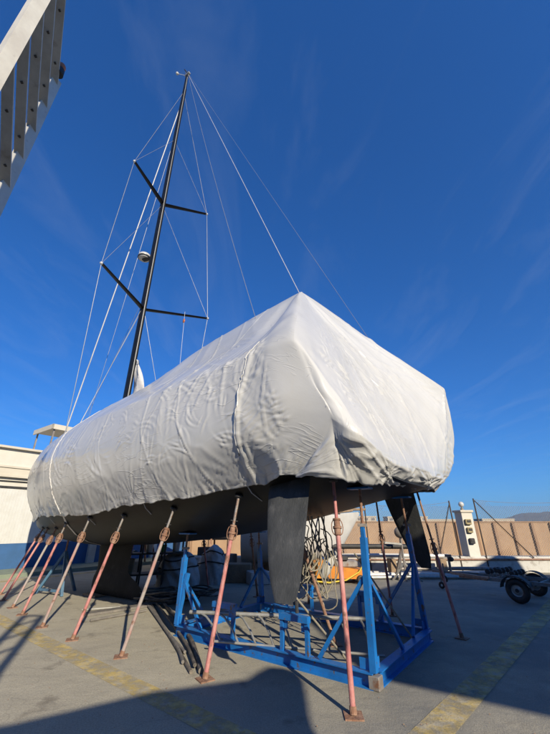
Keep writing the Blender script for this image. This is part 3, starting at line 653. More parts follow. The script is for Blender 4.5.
# straps and tie lines at the hem
st = MB(); pts_ = []
for u_s, s_s in ((6.5, 1.86), (6.58, 1.6), (6.68, 1.3), (6.78, .95), (6.85, .6)):
    lo, hi = float(zb(u_s)), float(zd(u_s))
    for _ in range(40):
        m_ = (lo + hi) / 2
        if float(hull_s(u_s, m_)) > s_s: hi = m_
        else: lo = m_
    pts_.append(Vector((u_s, s_s + .01, lo - .012)))
for a_, b_ in zip(pts_, pts_[1:]): st.beam(a_, b_, .07, .008, up=(0, 1, -1))
st.build('hold_down_strap', 'tape', cover)
for u_ in (1.3, 3.4, 5.3, 7.4, 9.2):
    z_ = float(pchip(HZ_U, HZ_Z, u_)); s_ = float(hull_s(u_, z_ - .08)) + .02
    MB().tube([(u_, float(hull_s(u_, z_)) + .05, z_ + .03), (u_ + .01, s_ + .02, z_ - .08), (u_ + .02, float(hull_s(u_, z_ - .17)) + .015, z_ - .17)], .007, 6).build('tie_line', 'whiteline', cover)

# ------------------------------------------------------------------ JACK STANDS
def jack(foot, top, collar_f, label, upper='greysteel', lower='pink', r=.030, name='jack_stand'):
    """foot: ground point, top: contact on the hull, collar_f: fraction of height of the collar"""
    foot = Vector(foot); top = Vector(top) - foot
    t = thing(name, label, 'jack stand', foot, 0, 'steel jack stands propping the yacht')
    c = top * collar_f; d = top.normalized()
    az = math.atan2(top.y, top.x)
    rot = Vector((0, 0, 1)).rotation_difference(d).to_matrix()
    b = MB(); b.box((0, 0, .006), (.17, .17, .012), az); b.tube([(0, 0, .012), tuple(d * .07)], r * 1.25, 12); b.build('base_plate', 'rust', t)
    lo = MB().tube([tuple(d * .03), tuple(c)], r, 14); lo.build('lower_tube', lower, t, smooth=50)
    cb_ = MB(); cb_.lathe([(r * 1.1, -.10), (r * 1.45, -.095), (r * 1.45, -.03), (r * 1.9, -.025), (r * 1.9, .0), (r * 1.35, .005), (r * 1.35, .06), (r * 1.7, .065), (r * 1.7, .085), (r, .09)], tuple(c), n=16, mtx=rot)
    co = cb_.build('collar', 'rust', t, smooth=35)
    hd = MB()
    for sg in (-1, 1):
        pts = []
        for k in range(9):
            a = math.pi * k / 8; pts.append(c + rot @ Vector((sg * (r * 1.2 + .034 * math.sin(a)), 0, -.09 + .16 * (1 - math.cos(a)) / 2)))
        hd.tube(pts, .006, 6)
    hd.build('handle', 'rust', co, smooth=50)
    up_ = MB().tube([tuple(c), tuple(top - d * .03)], r * .74, 12); uo = up_.build('upper_tube', upper, t, smooth=50)
    MB().tube([tuple(c + d * .14 + rot @ Vector((-r * 1.8, 0, 0))), tuple(c + d * .14 + rot @ Vector((r * 1.8, 0, 0)))], .007, 6).build('locking_pin', 'black', uo)
    pd = MB(); pd.lathe([(.03, -.02), (.055, -.01), (.06, .012), (.05, .02)], tuple(top - d * .012), n=14, mtx=rot); pd.build('pad', 'black', t, smooth=40)
    return t
def hull_pt(u, s_):
    """point on hull underside at lateral |s|"""
    lo, hi = float(zb(u)), float(zd(u))
    for _ in range(40):
        m_ = (lo + hi) / 2
        if float(hull_s(u, m_)) > abs(s_): hi = m_
        else: lo = m_
    return W(u, s_, lo)
port_jacks = [(-.04, -1.69, .18, -1.36, .745, 'pink jack stand nearest the camera, under the stern corner, long red tube', 'pink'),
              (1.66, -1.94, 1.55, -1.62, .765, 'pink and rusty jack stand left of the blue cradle, foot beside hose ends', 'greysteel'),
              (3.1, -2.1, 2.83, -1.72, .80, 'jack stand with long bare grey tube, standing left of the black hoses', 'greysteel'),
              (4.38, -2.13, 4.15, -1.75, .80, 'pink jack stand in front of the keel, fourth from the stern', 'greysteel'),
              (5.52, -2.1, 5.32, -1.76, .80, 'slender pale jack stand just ahead of the keel, fifth from the stern', 'greysteel'),
              (6.8, -1.95, 6.6, -1.6, .82, 'bright red jack stand left of the keel, sixth from the stern', 'greysteel'),
              (7.65, -1.83, 7.6, -1.35, .83, 'greyish jack stand third from the bow end of the row', 'rust'),
              (8.7, -1.67, 8.65, -1.1, .84, 'pale red jack stand second from the bow end of the row', 'rust'),
              (9.6, -1.45, 9.55, -.85, .84, 'red jack stand closest to the bow, in front of the blue wall', 'rust')]
for u, s_, ut, stp, cf, lb, upm in port_jacks:
    jack(W(u, s_), hull_pt(ut, stp), cf, lb, upper=upm, lower='pinkpale' if abs(u - 3.1) < .1 or abs(u - 5.52) < .1 or abs(u - 7.65) < .1 else 'pink', r=.027 if u < 3 else .025)
stb_jacks = [(-.35, 1.5, .0, 1.55, .55, 'dark red jack stand on the shaded ground right of the cradle, beside the far rudder', 'rust'),
             (1.02, 2.3, .9, 1.8, .6, 'thin rusty jack stand slanting behind the tallest blue post', 'rust'),
             (1.06, .05, 1.5, -.35, .7, 'rusty orange jack stand inside the cradle among the hanging ropes', 'rust'),
             (2.9, 2.3, 2.8, 1.8, .7, 'rusty jack stand on the far side, seen left of the near rudder', 'rust'),
             (4.3, 2.2, 4.2, 1.7, .7, 'thin dark red jack stand on the far side in front of the grey bundles', 'rust'),
             (5.9, 2.1, 5.8, 1.6, .7, 'red jack stand on the far side left of the bundles', 'rust'),
             (7.8, 1.9, 7.7, 1.3, .75, 'dark jack stand on the far side just behind the keel', 'rust'),
             (9.4, 1.5, 9.3, .9, .75, 'dark jack stand on the far side under the bow', 'rust')]
for u, s_, ut, stp, cf, lb, upm in stb_jacks:
    jack(W(u, s_), hull_pt(ut, stp), cf, lb, upper=upm, lower='rust' if u > 1.03 and u < 5 else 'pink', r=.024)

# ------------------------------------------------------------------ BLUE CRADLE (local frame of the boat)
cr = thing('boat_cradle', 'blue painted steel cradle with four braced posts under the stern half of the yacht', 'cradle', BO, BRZ)
u0, u1, pw, pn_ = .02, 3.32, 1.02, 1.14
def ibeam(a, b, name='base_beam'):
    m_ = MB(); a = Vector(a); b = Vector(b)
    m_.beam(a + Vector((0, 0, .006)), b + Vector((0, 0, .006)), .12, .012); m_.beam(a + Vector((0, 0, .07)), b + Vector((0, 0, .07)), .014, .116); m_.beam(a + Vector((0, 0, .134)), b + Vector((0, 0, .134)), .12, .012)
    return m_.build(name, 'blue', cr)
ibeam((u0, pw, 0), (u1, pw, 0)); ibeam((u0, -pn_, 0), (u1, -pn_, 0))
ibeam((u0 - .0, pw - .063, .002), (u0 - .0, -pn_ + .063, .002), 'cross_beam'); ibeam((u1, pw - .063, .002), (u1, -pn_ + .063, .002), 'cross_beam')
MB().box((u0 - .01, pw + .0, .062), (.12, .12, .12), bev=.006).build('corner_plate', 'greysteel', cr)
def post(u, p, ztop, zscrew, dirs, lean=0, w=.10):
    top_ = Vector((u, p - lean, ztop)); base_ = Vector((u, p, .14))
    po_ = MB().beam(base_, top_, w, w, up=(1, 0, 0)).build('post', 'blue', cr)
    MB().beam(top_ - Vector((0, 0, .02)), top_ + Vector((0, 0, .12)), w * .62, w * .62, up=(1, 0, 0)).build('socket', 'blue', po_)
    d = (top_ - base_).normalized(); e = top_ + d * (zscrew - ztop)
    sc_ = MB(); n_ = int((zscrew - ztop) / .02)
    pts = [top_ + d * ((zscrew - ztop) * i / n_) for i in range(n_ + 1)]
    sc_.tube(pts, [.021 if i % 2 else .017 for i in range(n_ + 1)], 10); s_o = sc_.build('screw', 'rust', po_, smooth=True)
    MB().box(tuple(top_ + Vector((0, 0, .14))), (.12, .05, .035), .4).build('screw_nut', 'greysteel', s_o)
    MB().box(tuple(e + Vector((0, 0, -.01))), (.3, .16, .025), 0, .005).build('pad', 'blue', po_)
    for du, dp in dirs:
        m_ = MB(); m_.beam((u + du * .0 + (.04 if du > 0 else -.04 if du < 0 else 0), p - lean * .7 + (.04 if dp > 0 else -.04 if dp < 0 else 0), ztop * .70), (u + du, p + dp, .15), .036, .042); m_.build('brace', 'blue', cr)
    for du, dp in dirs:
        MB().box((u + (.09 if du > 0 else 0), p + (-.09 if dp < 0 else .09 if dp > 0 else 0), .2), (.14 if du else .012, .14 if dp else .012, .1)).build('gusset', 'blue', cr)
def zc(u, s_): return float(hull_pt(u, s_).z)
post(u0, pw, 1.45, zc(.1, 1.0) - .01, [(.68, 0), (0, -.95)], lean=.06, w=.072)
post(u0 + .05, -pn_, 1.45, zc(.1, 1.0) - .02, [(.75, 0), (0, .62)], lean=-.2, w=.072)
post(u1, pw, 1.08, zc(3.4, 1.0) - .0, [(-.55, 0), (0, -.6)], lean=.03, w=.075)
post(u1, -pn_, 1.08, zc(3.4, 1.0) - .0, [(-.65, 0), (0, .65)], lean=-.1, w=.075)
MB().beam((u1 + .02, pw, .15), (u1 - .1, pw - .04, .85), .06, .06).build('brace', 'blue', cr)
for u_, p_ in ((1.05, pw), (2.3, pw), (.95, -pn_), (2.3, -pn_)):
    m_ = MB(); hgt = .33
    for e in (-.19, .19): m_.beam((u_ + e, p_, .14), (u_ + e, p_, .14 + hgt), .045, .05, up=(1, 0, 0))
    m_.beam((u_ - .22, p_, .14 + hgt + .035), (u_ + .22, p_, .14 + hgt + .035), .08, .07)
    m_.box((u_ - .15, p_, .14 + hgt - .05), (.09, .012, .1)); m_.box((u_ + .15, p_, .14 + hgt - .05), (.09, .012, .1))
    m_.build('keel_bracket', 'blue', cr)
def gpt(x, y, z=0):
    v = (367 - y) / 345; f = .910 + -.4147 * v; up = .4147 + .910 * v; s_ = (1.6 - z) / -up
    return Vector(((x - 275) / 345 * s_, f * s_, z))
# ladder lying on the cradle
ra = [gpt(190, 612, .40), gpt(376, 619.5, .42)]; rb = [gpt(212, 641, .15), gpt(385, 656, .13)]
lo_ = Vector((ra[0].x, ra[0].y, 0)); lad = thing('ladder', 'bent aluminium ladder lying across the inside of the blue cradle', 'ladder', lo_)
ra = [p - lo_ for p in ra]; rb = [p - lo_ for p in rb]
MB().tube([ra[0], ra[1]], .027, 12).build('side_rail', 'alu', lad, smooth=50)
MB().tube([rb[0] , rb[1]], .016, 10).build('side_rail', 'alu', lad, smooth=50)
for k in range(9):
    f = (k + .55) / 9.3; a = ra[0].lerp(ra[1], f); b = rb[0].lerp(rb[1], f)
    MB().tube([a, a.lerp(b, .25) + Vector((.02, .0, .03)), a.lerp(b, .6) + Vector((.03, .0, .02)), b], .014, 8).build('rung', 'alu', lad, smooth=50)
# poles leaning by the near rudder
for k, (a, b, lb) in enumerate((((.75, -1.62, .95), (.55, -.55, .02), 'pale wooden pole leaning against the near rudder tip'), ((.95, .7, 1.15), (.2, .9, .02), 'thin pale pole slanting among the ropes right of the near rudder'))):
    o = MB().tube([W(*a), W(*b)], .014, 8).build('pole', 'rope', None, smooth=50); tag(o, lb, 'pole')

# ------------------------------------------------------------------ GROUND & MARKINGS
gm = MB(); n = 26; xs = np.linspace(-1, 1, n); 
gx = np.sign(xs) * np.abs(xs) ** 3 * 9000
gg = np.zeros((n, n, 3)); gg[..., 0] = gx[:, None]; gg[..., 1] = gx[None, :]
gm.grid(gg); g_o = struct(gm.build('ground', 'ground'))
def flat(name, pts, m, z): return struct(MB().add([(p[0], p[1], z) for p in pts], [tuple(range(len(pts)))]).build(name, m))
def band(name, a, b, w, m, z):
    a = Vector(a[:2]); b = Vector(b[:2]); d = (b - a).normalized(); nrm = Vector((-d.y, d.x)) * w / 2
    flat(name, [a - nrm, b - nrm, b + nrm, a + nrm], m, z)
band('yellow_line', (-6.9, 9.2), (5.5, -.85), .27, 'paintline', .003)
band('yellow_line', (-.2, 2.28), (7.6, 10.65), .29, 'paintline', .006)
gr_ = MB(); rgg = random.Random(5)
for k in range(420):
    x_, y_ = rgg.uniform(-5, 4), 3.2 + 7 * rgg.random() ** 1.6; r_ = rgg.uniform(.003, .008); vs = [(x_ + r_ * rgg.uniform(.7, 1.3) * dx_, y_ + r_ * rgg.uniform(.7, 1.3) * dy_, max(.004, .008 + r_ * dz_)) for dx_, dy_, dz_ in ((1, 0, 0), (0, 1, 0), (-1, 0, 0), (0, -1, 0), (0, 0, .9))]
    gr_.add(vs, [(0, 1, 4), (1, 2, 4), (2, 3, 4), (3, 0, 4), (3, 2, 1, 0)])
tag(gr_.build('grit', 'seawall_trim'), 'loose grit scattered over the yard', None, kind='stuff')
# sea beyond the harbour wall
sea = flat('water', [(-9000, 60), (9000, 60), (9000, 9000), (-9000, 9000)], 'water', .05)

# ------------------------------------------------------------------ LEFT BUILDING (wall plane u = 14.5)
def wall_frame(): return W(14.5, 0), math.atan2(.8, .6)
bl_o, bl_r = wall_frame()       # local x runs along +s, local y = away from us
bd_ = thing('harbour_building', 'low white building with blue painted base behind the bow', 'building', bl_o, bl_r)
# orientation: local x = s dir; local y = (-.8,.6) = u dir
w_ = MB(); DL = -2.05
w_.box((4.0, 2.5, 2.15), (28, 5, 4.3)); w_.build('wall', 'wallwhite', bd_)
MB().box((4.0, 2.5, 4.34), (28.3, 5.3, .08)).build('parapet', 'trim', bd_)
m_ = MB(); m_.box((4, -.06, 3.62), (28, .12, .07)); m_.box((4, -.04, 3.45), (28, .08, .27)); m_.box((4, -.07, 3.28), (28, .14, .08)); m_.build('cornice', 'trim', bd_)
MB().box(((DL + 18) / 2, -.02, .475), (18 - DL, .04, .95)).build('blue_base', 'dado', bd_)
m_ = MB(); m_.box((-.2, -.025, 1.9), (3.7, .03, 1.9))
for k in range(36): m_.box((-2.02 + .1 * k, -.043, 1.9), (.012, .008, 1.9))
dr = m_.build('roller_door', 'doorwhite', bd_)
m_ = MB(); m_.box((-2.09, -.05, 1.45), (.07, .06, 2.9)); m_.box((-.2, -.05, 2.89), (3.72, .06, .07)); m_.build('door_frame', 'black', dr)
for (x_, z_) in ((-2.75, 1.75), (-2.75, 2.65)):
    wf = MB(); wf.box((x_, -.03, z_), (.8, .05, .62)); wo_ = wf.build('window', 'doorwhite', bd_)
    g_ = MB(); g_.box((x_ - .19, -.058, z_), (.32, .01, .5)); g_.box((x_ + .19, -.058, z_), (.32, .01, .5)); g_.build('pane', 'glass', wo_)
m_ = MB(); m_.add([(.4, -.0, 3.2), (.9, -.0, 3.2), (.9, -.45, 2.95), (.4, -.45, 2.95), (.4, 0, 2.9), (.9, 0, 2.9)], [(0, 1, 2, 3), (4, 3, 2, 5), (0, 3, 4), (1, 5, 2)]); m_.build('wall_lamp', 'greysteel', bd_)
for k in range(5): MB().box((3.2 + k * 3.1, -.1, 1.9), (.3, .2, 3.8)).build('pilaster', 'wallwhite', bd_)
MB().tube([(-4.0, -.09, 0), (-4.0, -.09, 3.2)], .05, 10).build('downpipe', 'trim', bd_)
MB().tube([(-9, -.05, 3.12), (-4, -.05, 3.08), (1, -.05, 3.12), (9, -.05, 3.1)], .018, 6).build('cable', 'black', bd_)
# roof canopy on posts
rc = thing('roof_canopy', 'flat pale canopy on thin posts standing on the building roof behind the bow', 'canopy', W(16.3, 2.1, 4.45), bl_r)
m_ = MB(); m_.box((0, 0, 1.22), (2.6, 2.0, .10)); m_.box((0, -1.02, 1.2), (2.7, .06, .22)); m_.box((-1.32, 0, 1.2), (.06, 2.1, .22)); m_.build('roof', 'trim', rc)
for x_ in (-1.2, 1.2):
    for y_ in (-.9, .9): MB().beam((x_, y_, 0), (x_, y_, 1.2), .06).build('post', 'greysteel', rc)
MB().box((-1.0, -.9, .2), (.5, .4, .4), bev=.05).build('vent_box', 'trim', rc)
# kerb & painted line at its foot
kb = MB(); a = W(13.6, -4); b = W(13.6, 16); kb.beam(a + Vector((0, 0, .06)), b + Vector((0, 0, .06)), 1.7, .12); struct(kb.build('pavement', 'greenkerb'))
band('yellow_line', W(12.1, -4), W(12.1, 4), .35, 'paintline', .004)

# tree tops behind the roof
def tree(loc, h_, rad, label, nleaf=2600):
    t = thing('tree', label, 'tree', loc); tr = MB()
    tr.tube([(0, 0, 0), (.1, 0, h_ * .4), (.0, .1, h_ * .75)], [.22, .16, .08], 10)
    for k in range(7):
        a = k * 2.4; tr.tube([(.05, 0, h_ * (.4 + .04 * k)), (rad * .5 * math.cos(a), rad * .5 * math.sin(a), h_ * (.65 + .03 * k))], [.09, .03], 6)
    tr.build('trunk', 'bark', t); lf = MB(); rg = random.Random(int(h_ * 100))
    cl = [(rg.gauss(0, rad * .45), rg.gauss(0, rad * .45), h_ * .78 + rg.gauss(0, rad * .3), rg.uniform(.35, .7) * rad * .55) for _ in range(16)]
    for k in range(nleaf):
        c = cl[k % 16]; th_ = rg.uniform(0, 6.28); ph = math.acos(rg.uniform(-1, 1)); r_ = c[3] * rg.random() ** .4
        p = Vector((c[0] + r_ * math.sin(ph) * math.cos(th_), c[1] + r_ * math.sin(ph) * math.sin(th_), c[2] + r_ * math.cos(ph)))
        q = Vector((rg.gauss(0, 1), rg.gauss(0, 1), rg.gauss(0, 1))).normalized() * .13; q2 = q.cross(Vector((rg.gauss(0, 1), rg.gauss(0, 1), rg.gauss(0, 1)))).normalized() * .07
        lf.add([p - q, p + q2, p + q, p - q2], [(0, 1, 2, 3)])
    lf.build('crown', 'leaf', t); return t
tree((-19.6, 27.0, 0), 6.9, 1.7, 'dark green treetop showing over the white roof, left one'); tree((-16.9, 26.5, 0), 6.8, 1.6, 'dark green treetop over the white roof nearest the canopy')

# ------------------------------------------------------------------ HARBOUR WALL, LOW WALL, PILLAR, FENCE
hw = thing('harbour_wall', 'long ochre rendered sea wall with vertical pilasters behind the yard', 'wall', (0, 21, 0))
m_ = MB(); m_.box((7, .15, .85), (60, .3, 1.68)); m_.build('wall_panel', 'seawall', hw)
MB().box((7, .15, 1.72), (60, .36, .06)).build('coping', 'seawall_trim', hw)
for k in range(46):
    x_ = -16 + k * 1.04
    MB().box((x_, -.06, .84), (.13, .12, 1.67)).build('pilaster', 'seawall_trim', hw)
lw = MB(); Pw = np.zeros((2, 2, 3))
lw.box((9.5, 14.4, .27), (27, .5, .54), bev=.04); lwo = lw.build('low_wall', 'lowwall'); tag(lwo, 'low whitewashed concrete wall in front of the ochre wall', 'wall')
MB().tube([(-3, -.27 + .0, .44), (13, -.27, .46)], .03, 8).build('pipe', 'rust', lwo, loc=(9.5, 14.4, 0)).location = (5, 14.4, 0)
pl = thing('gate_pillar', 'white square pillar topped with a round lamp and carrying meter boxes', 'pillar', (7.22, 14.4, 0), R(8))
MB().box((0, 0, 1.27), (.44, .44, 1.5), bev=.01).build('shaft', 'wallwhite', pl)
MB().box((0, 0, 2.05), (.53, .53, .08), bev=.01).build('cap', 'trim', pl)
m_ = MB(); m_.lathe([(.06, 0), (.06, .06), (.03, .08), (.03, .14)], (0, 0, 2.09), n=12); lb_ = m_.build('lamp_base', 'greysteel', pl, smooth=40)
MB().sphere((0, 0, 2.30), .10, 14).build('globe', 'white', lb_, smooth=True)
for z_, mm, w2 in ((1.68, 'meter', .24), (1.40, 'meter', .21), (1.04, 'black', .2)):
    b_o = MB().box((-.05, -.27, z_), (w2, .10, .19), bev=.02).build('meter_box', mm, pl)
    MB().box((-.05, -.327, z_ + .02), (w2 * .6, .012, .08)).build('meter_window', 'black', b_o)
fn = thing('wire_fence', 'sagging chain link fence on thin rusty posts above the low wall', 'fence', (0, 14.15, 0))
fposts = [(-1.0, 2.3), (3.4, 2.35), (6.65, 2.42), (7.6, 2.5), (11.9, 2.5), (15.5, 2.5)]
for i, (x_, z_) in enumerate(fposts):
    po_ = MB().tube([(x_ + .02, 0, .0), (x_, 0, z_)], .026, 8).build('fence_post', 'darksteel', fn, smooth=50)
for x0, x1, z_ in ((6.65, 5.9, 2.35), (7.62, 9.3, 2.42)): MB().tube([(x0, -.03, z_), (x1, -.03, .5)], .020, 8).build('brace', 'darksteel', fn)
for (xa, za), (xb, zb_) in (((-1, 2.25), (3.4, 2.3)), ((3.4, 2.3), (6.65, 2.38)), ((7.6, 2.45), (11.9, 2.45)), ((11.9, 2.45), (15.5, 2.45))):
    ms = MB(); n_ = int((xb - xa) / .085)
    def topz(x):
        f = (x - xa) / (xb - xa); return za + (zb_ - za) * f - .12 * 4 * f * (1 - f) + (.1 if f > .2 and f < .5 else 0) * 0
    for sg in (-1, 1):
        for k in range(-22, n_ + 22):
            x0 = xa + k * .085; pts = []
            # straight diagonal from bottom .55 to top
            z0 = .55; x_ = x0; z1 = 2.4; X1 = x0 + sg * (z1 - z0) * .9
            pa = [x0, z0]; pb = [X1, z1]
            def clipx(p, q, xl, hi):
                return p
            ts = np.linspace(0, 1, 12); seg_ = [(x0 + (X1 - x0) * t_, z0 + (z1 - z0) * t_) for t_ in ts]
            seg_ = [(x, min(z, 9)) for x, z in seg_ if xa <= x <= xb and z <= topz(x)]
            if len(seg_) >= 2: ms.tube([(seg_[0][0], .01 * sg, seg_[0][1]), (seg_[-1][0], .01 * sg, seg_[-1][1])], .0042, 3, cap=False)
    ms.tube([(xa + (xb - xa) * i / 12, 0, topz(xa + (xb - xa) * i / 12)) for i in range(13)], .006, 5)
    ms.build('chain_link_mesh', 'greysteel', fn)

# ------------------------------------------------------------------ TOWN BEYOND, HILLS
def town_block(x, y, w, d, h_, fl, label, c='town'):
    t = thing('apartment_block', label, 'building', (x, y, 0), 0, 'far apartment blocks beyond the harbour wall')
    MB().box((0, 0, h_ / 2), (w, d, h_)).build('wall', c, t); MB().box((0, 0, h_ + .3), (w + .6, d + .6, .6)).build('roof', c, t)
    nb = max(3, int(w / 4.5)); wi = MB()
    for f in range(fl):
        for k in range(nb):
            wi.box((-w / 2 + (k + .5) * w / nb, -d / 2 - .05, (f + .55) * h_ / fl), (w / nb * .5, .2, h_ / fl * .5))
    o = wi.build('window_row', 'townwin', t); return t
T_ = [(28, 285, 36, 12, 5.6, 2, 'widest pale apartment block seen under the hull'), (66, 300, 26, 12, 6.8, 2, 'pale block seen between the hull and the far rudder'), (100, 290, 30, 12, 6.4, 2, 'pale block seen just right of the far rudder'),
      (130, 300, 22, 12, 4.6, 1, 'low pale block left of the white pillar'), (168, 290, 24, 12, 4.8, 1, 'low pale block right of the white pillar'), (52, 340, 18, 12, 8.6, 3, 'tallest narrow block seen above the others'), (186, 330, 12, 10, 4.4, 1, 'small pale house at the right end of the town')]
for a in T_: town_block(*a)
def hill(y, x0, x1, hs_, name, seed, depth=1400):
    n_ = 120; xs_ = np.linspace(x0, x1, n_); k_ = 22
    Pn = np.zeros((k_, n_, 3)); prof = np.interp(xs_, [p[0] for p in hs_], [p[1] for p in hs_]); prof = prof * (.9 + .25 * (fbm(xs_ / 500, xs_ * 0, 5, seed) - .45))
    for i in range(k_):
        f = i / (k_ - 1); Pn[i, :, 0] = xs_; Pn[i, :, 1] = y + f * depth; sh = math.sin(f * math.pi / 2) ** .8
        Pn[i, :, 2] = prof * sh * (.8 + .45 * (fbm(xs_ / 260, xs_ * 0 + f * 5, 5, seed + 4))) - 2
    m2 = MB(); m2.grid(Pn); struct(m2.build(name, 'hill', smooth=True))
hill(5200, 1200, 9000, [(1200, 0), (2600, 25), (3300, 48), (3700, 92), (4050, 125), (4450, 195), (4600, 200), (4850, 150), (5300, 170), (9000, 120)], 'hills', 5)
hill(4600, 800, 4200, [(800, 0), (1500, 6), (2300, 18), (3000, 40), (4200, 34)], 'hills', 15, 500)

# ------------------------------------------------------------------ BOAT TRAILER
tr = thing('boat_trailer', 'empty boat trailer with rollers, black tyres and jockey wheels in the shade', 'trailer', (5.98, 9.42, 0), R(-49)); tr.scale = (.82, .82, .82)
def wheel(c, name='wheel'):
    o = MB().torus(c, .215, .085, Matrix.Rotation(math.pi / 2, 3, 'X'), 28, 10, 1.05).build(name, 'black', tr, smooth=True)
    m_ = MB(); m_.lathe([(.02, -.05), (.06, -.055), (.08, -.03), (.12, -.02), (.15, -.05), (.165, -.06), (.165, .06)], c, axis='y', n=24); m_.build('rim', 'alu', o, smooth=40)
    MB().lathe([(.0, -.075), (.045, -.07), (.05, -.04)], c, axis='y', n=12).build('hub_cap', 'black', o)
wheel((-.15, -.75, .3)); wheel((-.15, .85, .3))
for y_ in (-.75, .85):
    m_ = MB(); pts = []
    N_ = 14; rr = []
    for k in range(N_ + 1):
        a = R(8) + (math.pi - R(16)) * k / N_
        for (r_, yy2) in ((.36, -.13), (.36, .13), (.345, .13), (.345, -.13)): rr.append((-.15 + r_ * 1.08 * math.cos(a), y_ + yy2, .3 + r_ * math.sin(a)))
    fs = []
    for k in range(N_):
        for q in range(4): q2 = (q + 1) % 4; fs.append((k * 4 + q, k * 4 + q2, k * 4 + 4 + q2, k * 4 + 4 + q))
    m_.add(rr, fs); m_.build('mudguard', 'black', tr, smooth=50)
m_ = MB()
for y_ in (-.5, .6): m_.beam((2.6, y_, .48), (-.9, y_, .48), .06, .09); m_.beam((-.9, y_, .48), (-2.25, .02 * y_, .50), .06, .08)
for x_ in (-.85, .3, 1.4, 2.5): m_.beam((x_, -.5, .47), (x_, .6, .47), .05, .06)
m_.beam((-.15, -.7, .32), (-.15, .8, .32), .06); m_.beam((-2.2, .03, .5), (-2.9, .03, .5), .07, .07); m_.build('frame', 'greysteel', tr)
MB().beam((-.95, -.56, .46), (-1.9, -.22, .44), .04, .05).build('side_bar', 'rust', tr)
for x_, z_ in ((-.95, .66), (-.62, .70), (-.3, .66), (1.2, .68)):
    for y_ in (-.36, -.1, .2, .42):
        rl = MB().lathe([(.02, -.05), (.065, -.045), (.075, 0), (.065, .045), (.02, .05)], (x_ + .04 * y_, y_, z_), axis='y', n=14).build('roller', 'black', tr, smooth=50)
        MB().box((x_ + .04 * y_, y_, z_ - .1), (.03, .03, .14)).build('roller_arm', 'greysteel', rl)
m_ = MB(); m_.beam((-2.3, .1, .5), (-2.3, .1, .95), .06); m_.box((-2.3, .1, .98), (.2, .08, .08)); m_.build('winch_post', 'greysteel', tr)
MB().lathe([(.07, -.06), (.07, .06)], (-2.22, .1, .88), axis='y', n=14).build('winch_drum', 'black', tr)
for dx_ in (-2.62, -2.48):
    jw = MB().beam((dx_, -.02, .75), (dx_, -.02, .14), .04).build('jockey_stem', 'greysteel', tr)
    MB().torus((dx_, -.05, .11 if dx_ < -2.5 else .3), .07, .035, Matrix.Rotation(math.pi / 2, 3, 'X'), 18, 8).build('jockey_wheel', 'black', jw, smooth=True)
MB().box((1.9, -.62, .42), (1.5, .05, .12)).build('light_board', 'blue2', tr)

# ------------------------------------------------------------------ SECOND BOAT, SPARS, ORANGE MACHINE
def simple_boat(name, label, loc, rz, L, bm, z0, z1, mats=('white', 'white'), beams=.9):
    t = thing(name, label, 'boat', loc, rz); n_ = 30; us_ = np.linspace(0, 1, n_); rows_ = []
    for f in us_:
        b_ = bm * (1 - max(0, (f - .45) / .55) ** 2.3) * (.86 + .14 * min(1, f * 3)); zt = z1 + .22 * f ** 2; zl = z0 + (zt - z0) * max(0, (f - .80) / .2) ** 2 * .9
        th_ = np.linspace(0, math.pi / 2, 14); rows_.append([(f * L + (.10 * L * 0), b_ * math.cos(a) ** .75 * (1 if a < 1.57 else 0) + (1e-3), zt - (zt - zl) * math.sin(a) ** .85) for a in th_] + [(f * L, -b_ * math.cos(a) ** .75 - 1e-3, zt - (zt - zl) * math.sin(a) ** .85) for a in th_[::-1]])
    P_ = np.array(rows_)
    # rake the stem forward towards the deck
    P_[..., 0] += (P_[..., 2] - z0) * .33 * (us_[:, None] ** 3)
    m2 = MB(); m2.grid(P_); kk_ = P_.shape[1]; m2.f.append(tuple(range(kk_))); m2.f.append(tuple((n_ - 1) * kk_ + i for i in range(kk_ - 1, -1, -1)))
    for i in range(n_ - 1): m2.f.append((i * kk_, (i + 1) * kk_, (i + 1) * kk_ + kk_ - 1, i * kk_ + kk_ - 1))
    m2.build('hull', mats[0], t, smooth=50)
    return t, z1
wb, _ = simple_boat('white_boat', 'white hulled boat laid up behind the yacht, its bow pointing right', (-1.1, 13.5, 0), R(-2), 3.6, 1.1, .42, 1.78)
MB().box((1.2, 0, 2.0), (1.5, 1.1, .36), bev=.12).build('cabin', 'white', wb, smooth=30)
ml = MB()
for sg in (-1, 1): ml.tube([(.1, sg * 1.0, 1.80), (1.5, sg * 1.1, 1.84), (2.8, sg * .8, 1.93), (3.85, sg * .12, 2.04)], .035, 8)
ml.build('rubbing_strake', 'wood', wb)
ml = MB()
for sg in (-1, 1):
    ml.tube([(2.0, sg * .95, 2.25), (3.0, sg * .62, 2.35), (3.95, sg * .06, 2.4)], .014, 6)
    for x_, y_ in ((2.0, .95), (2.6, .8), (3.3, .45)): ml.tube([(x_, sg * y_, 1.9), (x_, sg * y_, 2.35)], .012, 6)
ml.build('bow_rail', 'alu', wb)
MB().box((3.95, 0, 2.08), (.75, .3, .07), bev=.01).build('bow_plank', 'wood', wb)
for x_ in (.6, 2.4): MB().box((x_, 0, .22), (.2, 1.5, .42)).build('timber_chock', 'wood', wb)
gb, _ = simple_boat('grey_boat', 'grey hulled boat on stands, seen between the hull and the clutter under it', (-6.2, 16.0, 0), R(3), 5.2, 1.3, 1.0, 2.0, mats=('hose2', 'white'))
for x_, y_ in ((.6, -.9), (.6, .9), (3.6, -.7), (3.6, .7)): MB().beam((x_, y_ * 1.3, 0), (x_, y_ * .8, 1.25), .07).build('stand', 'rust', gb)
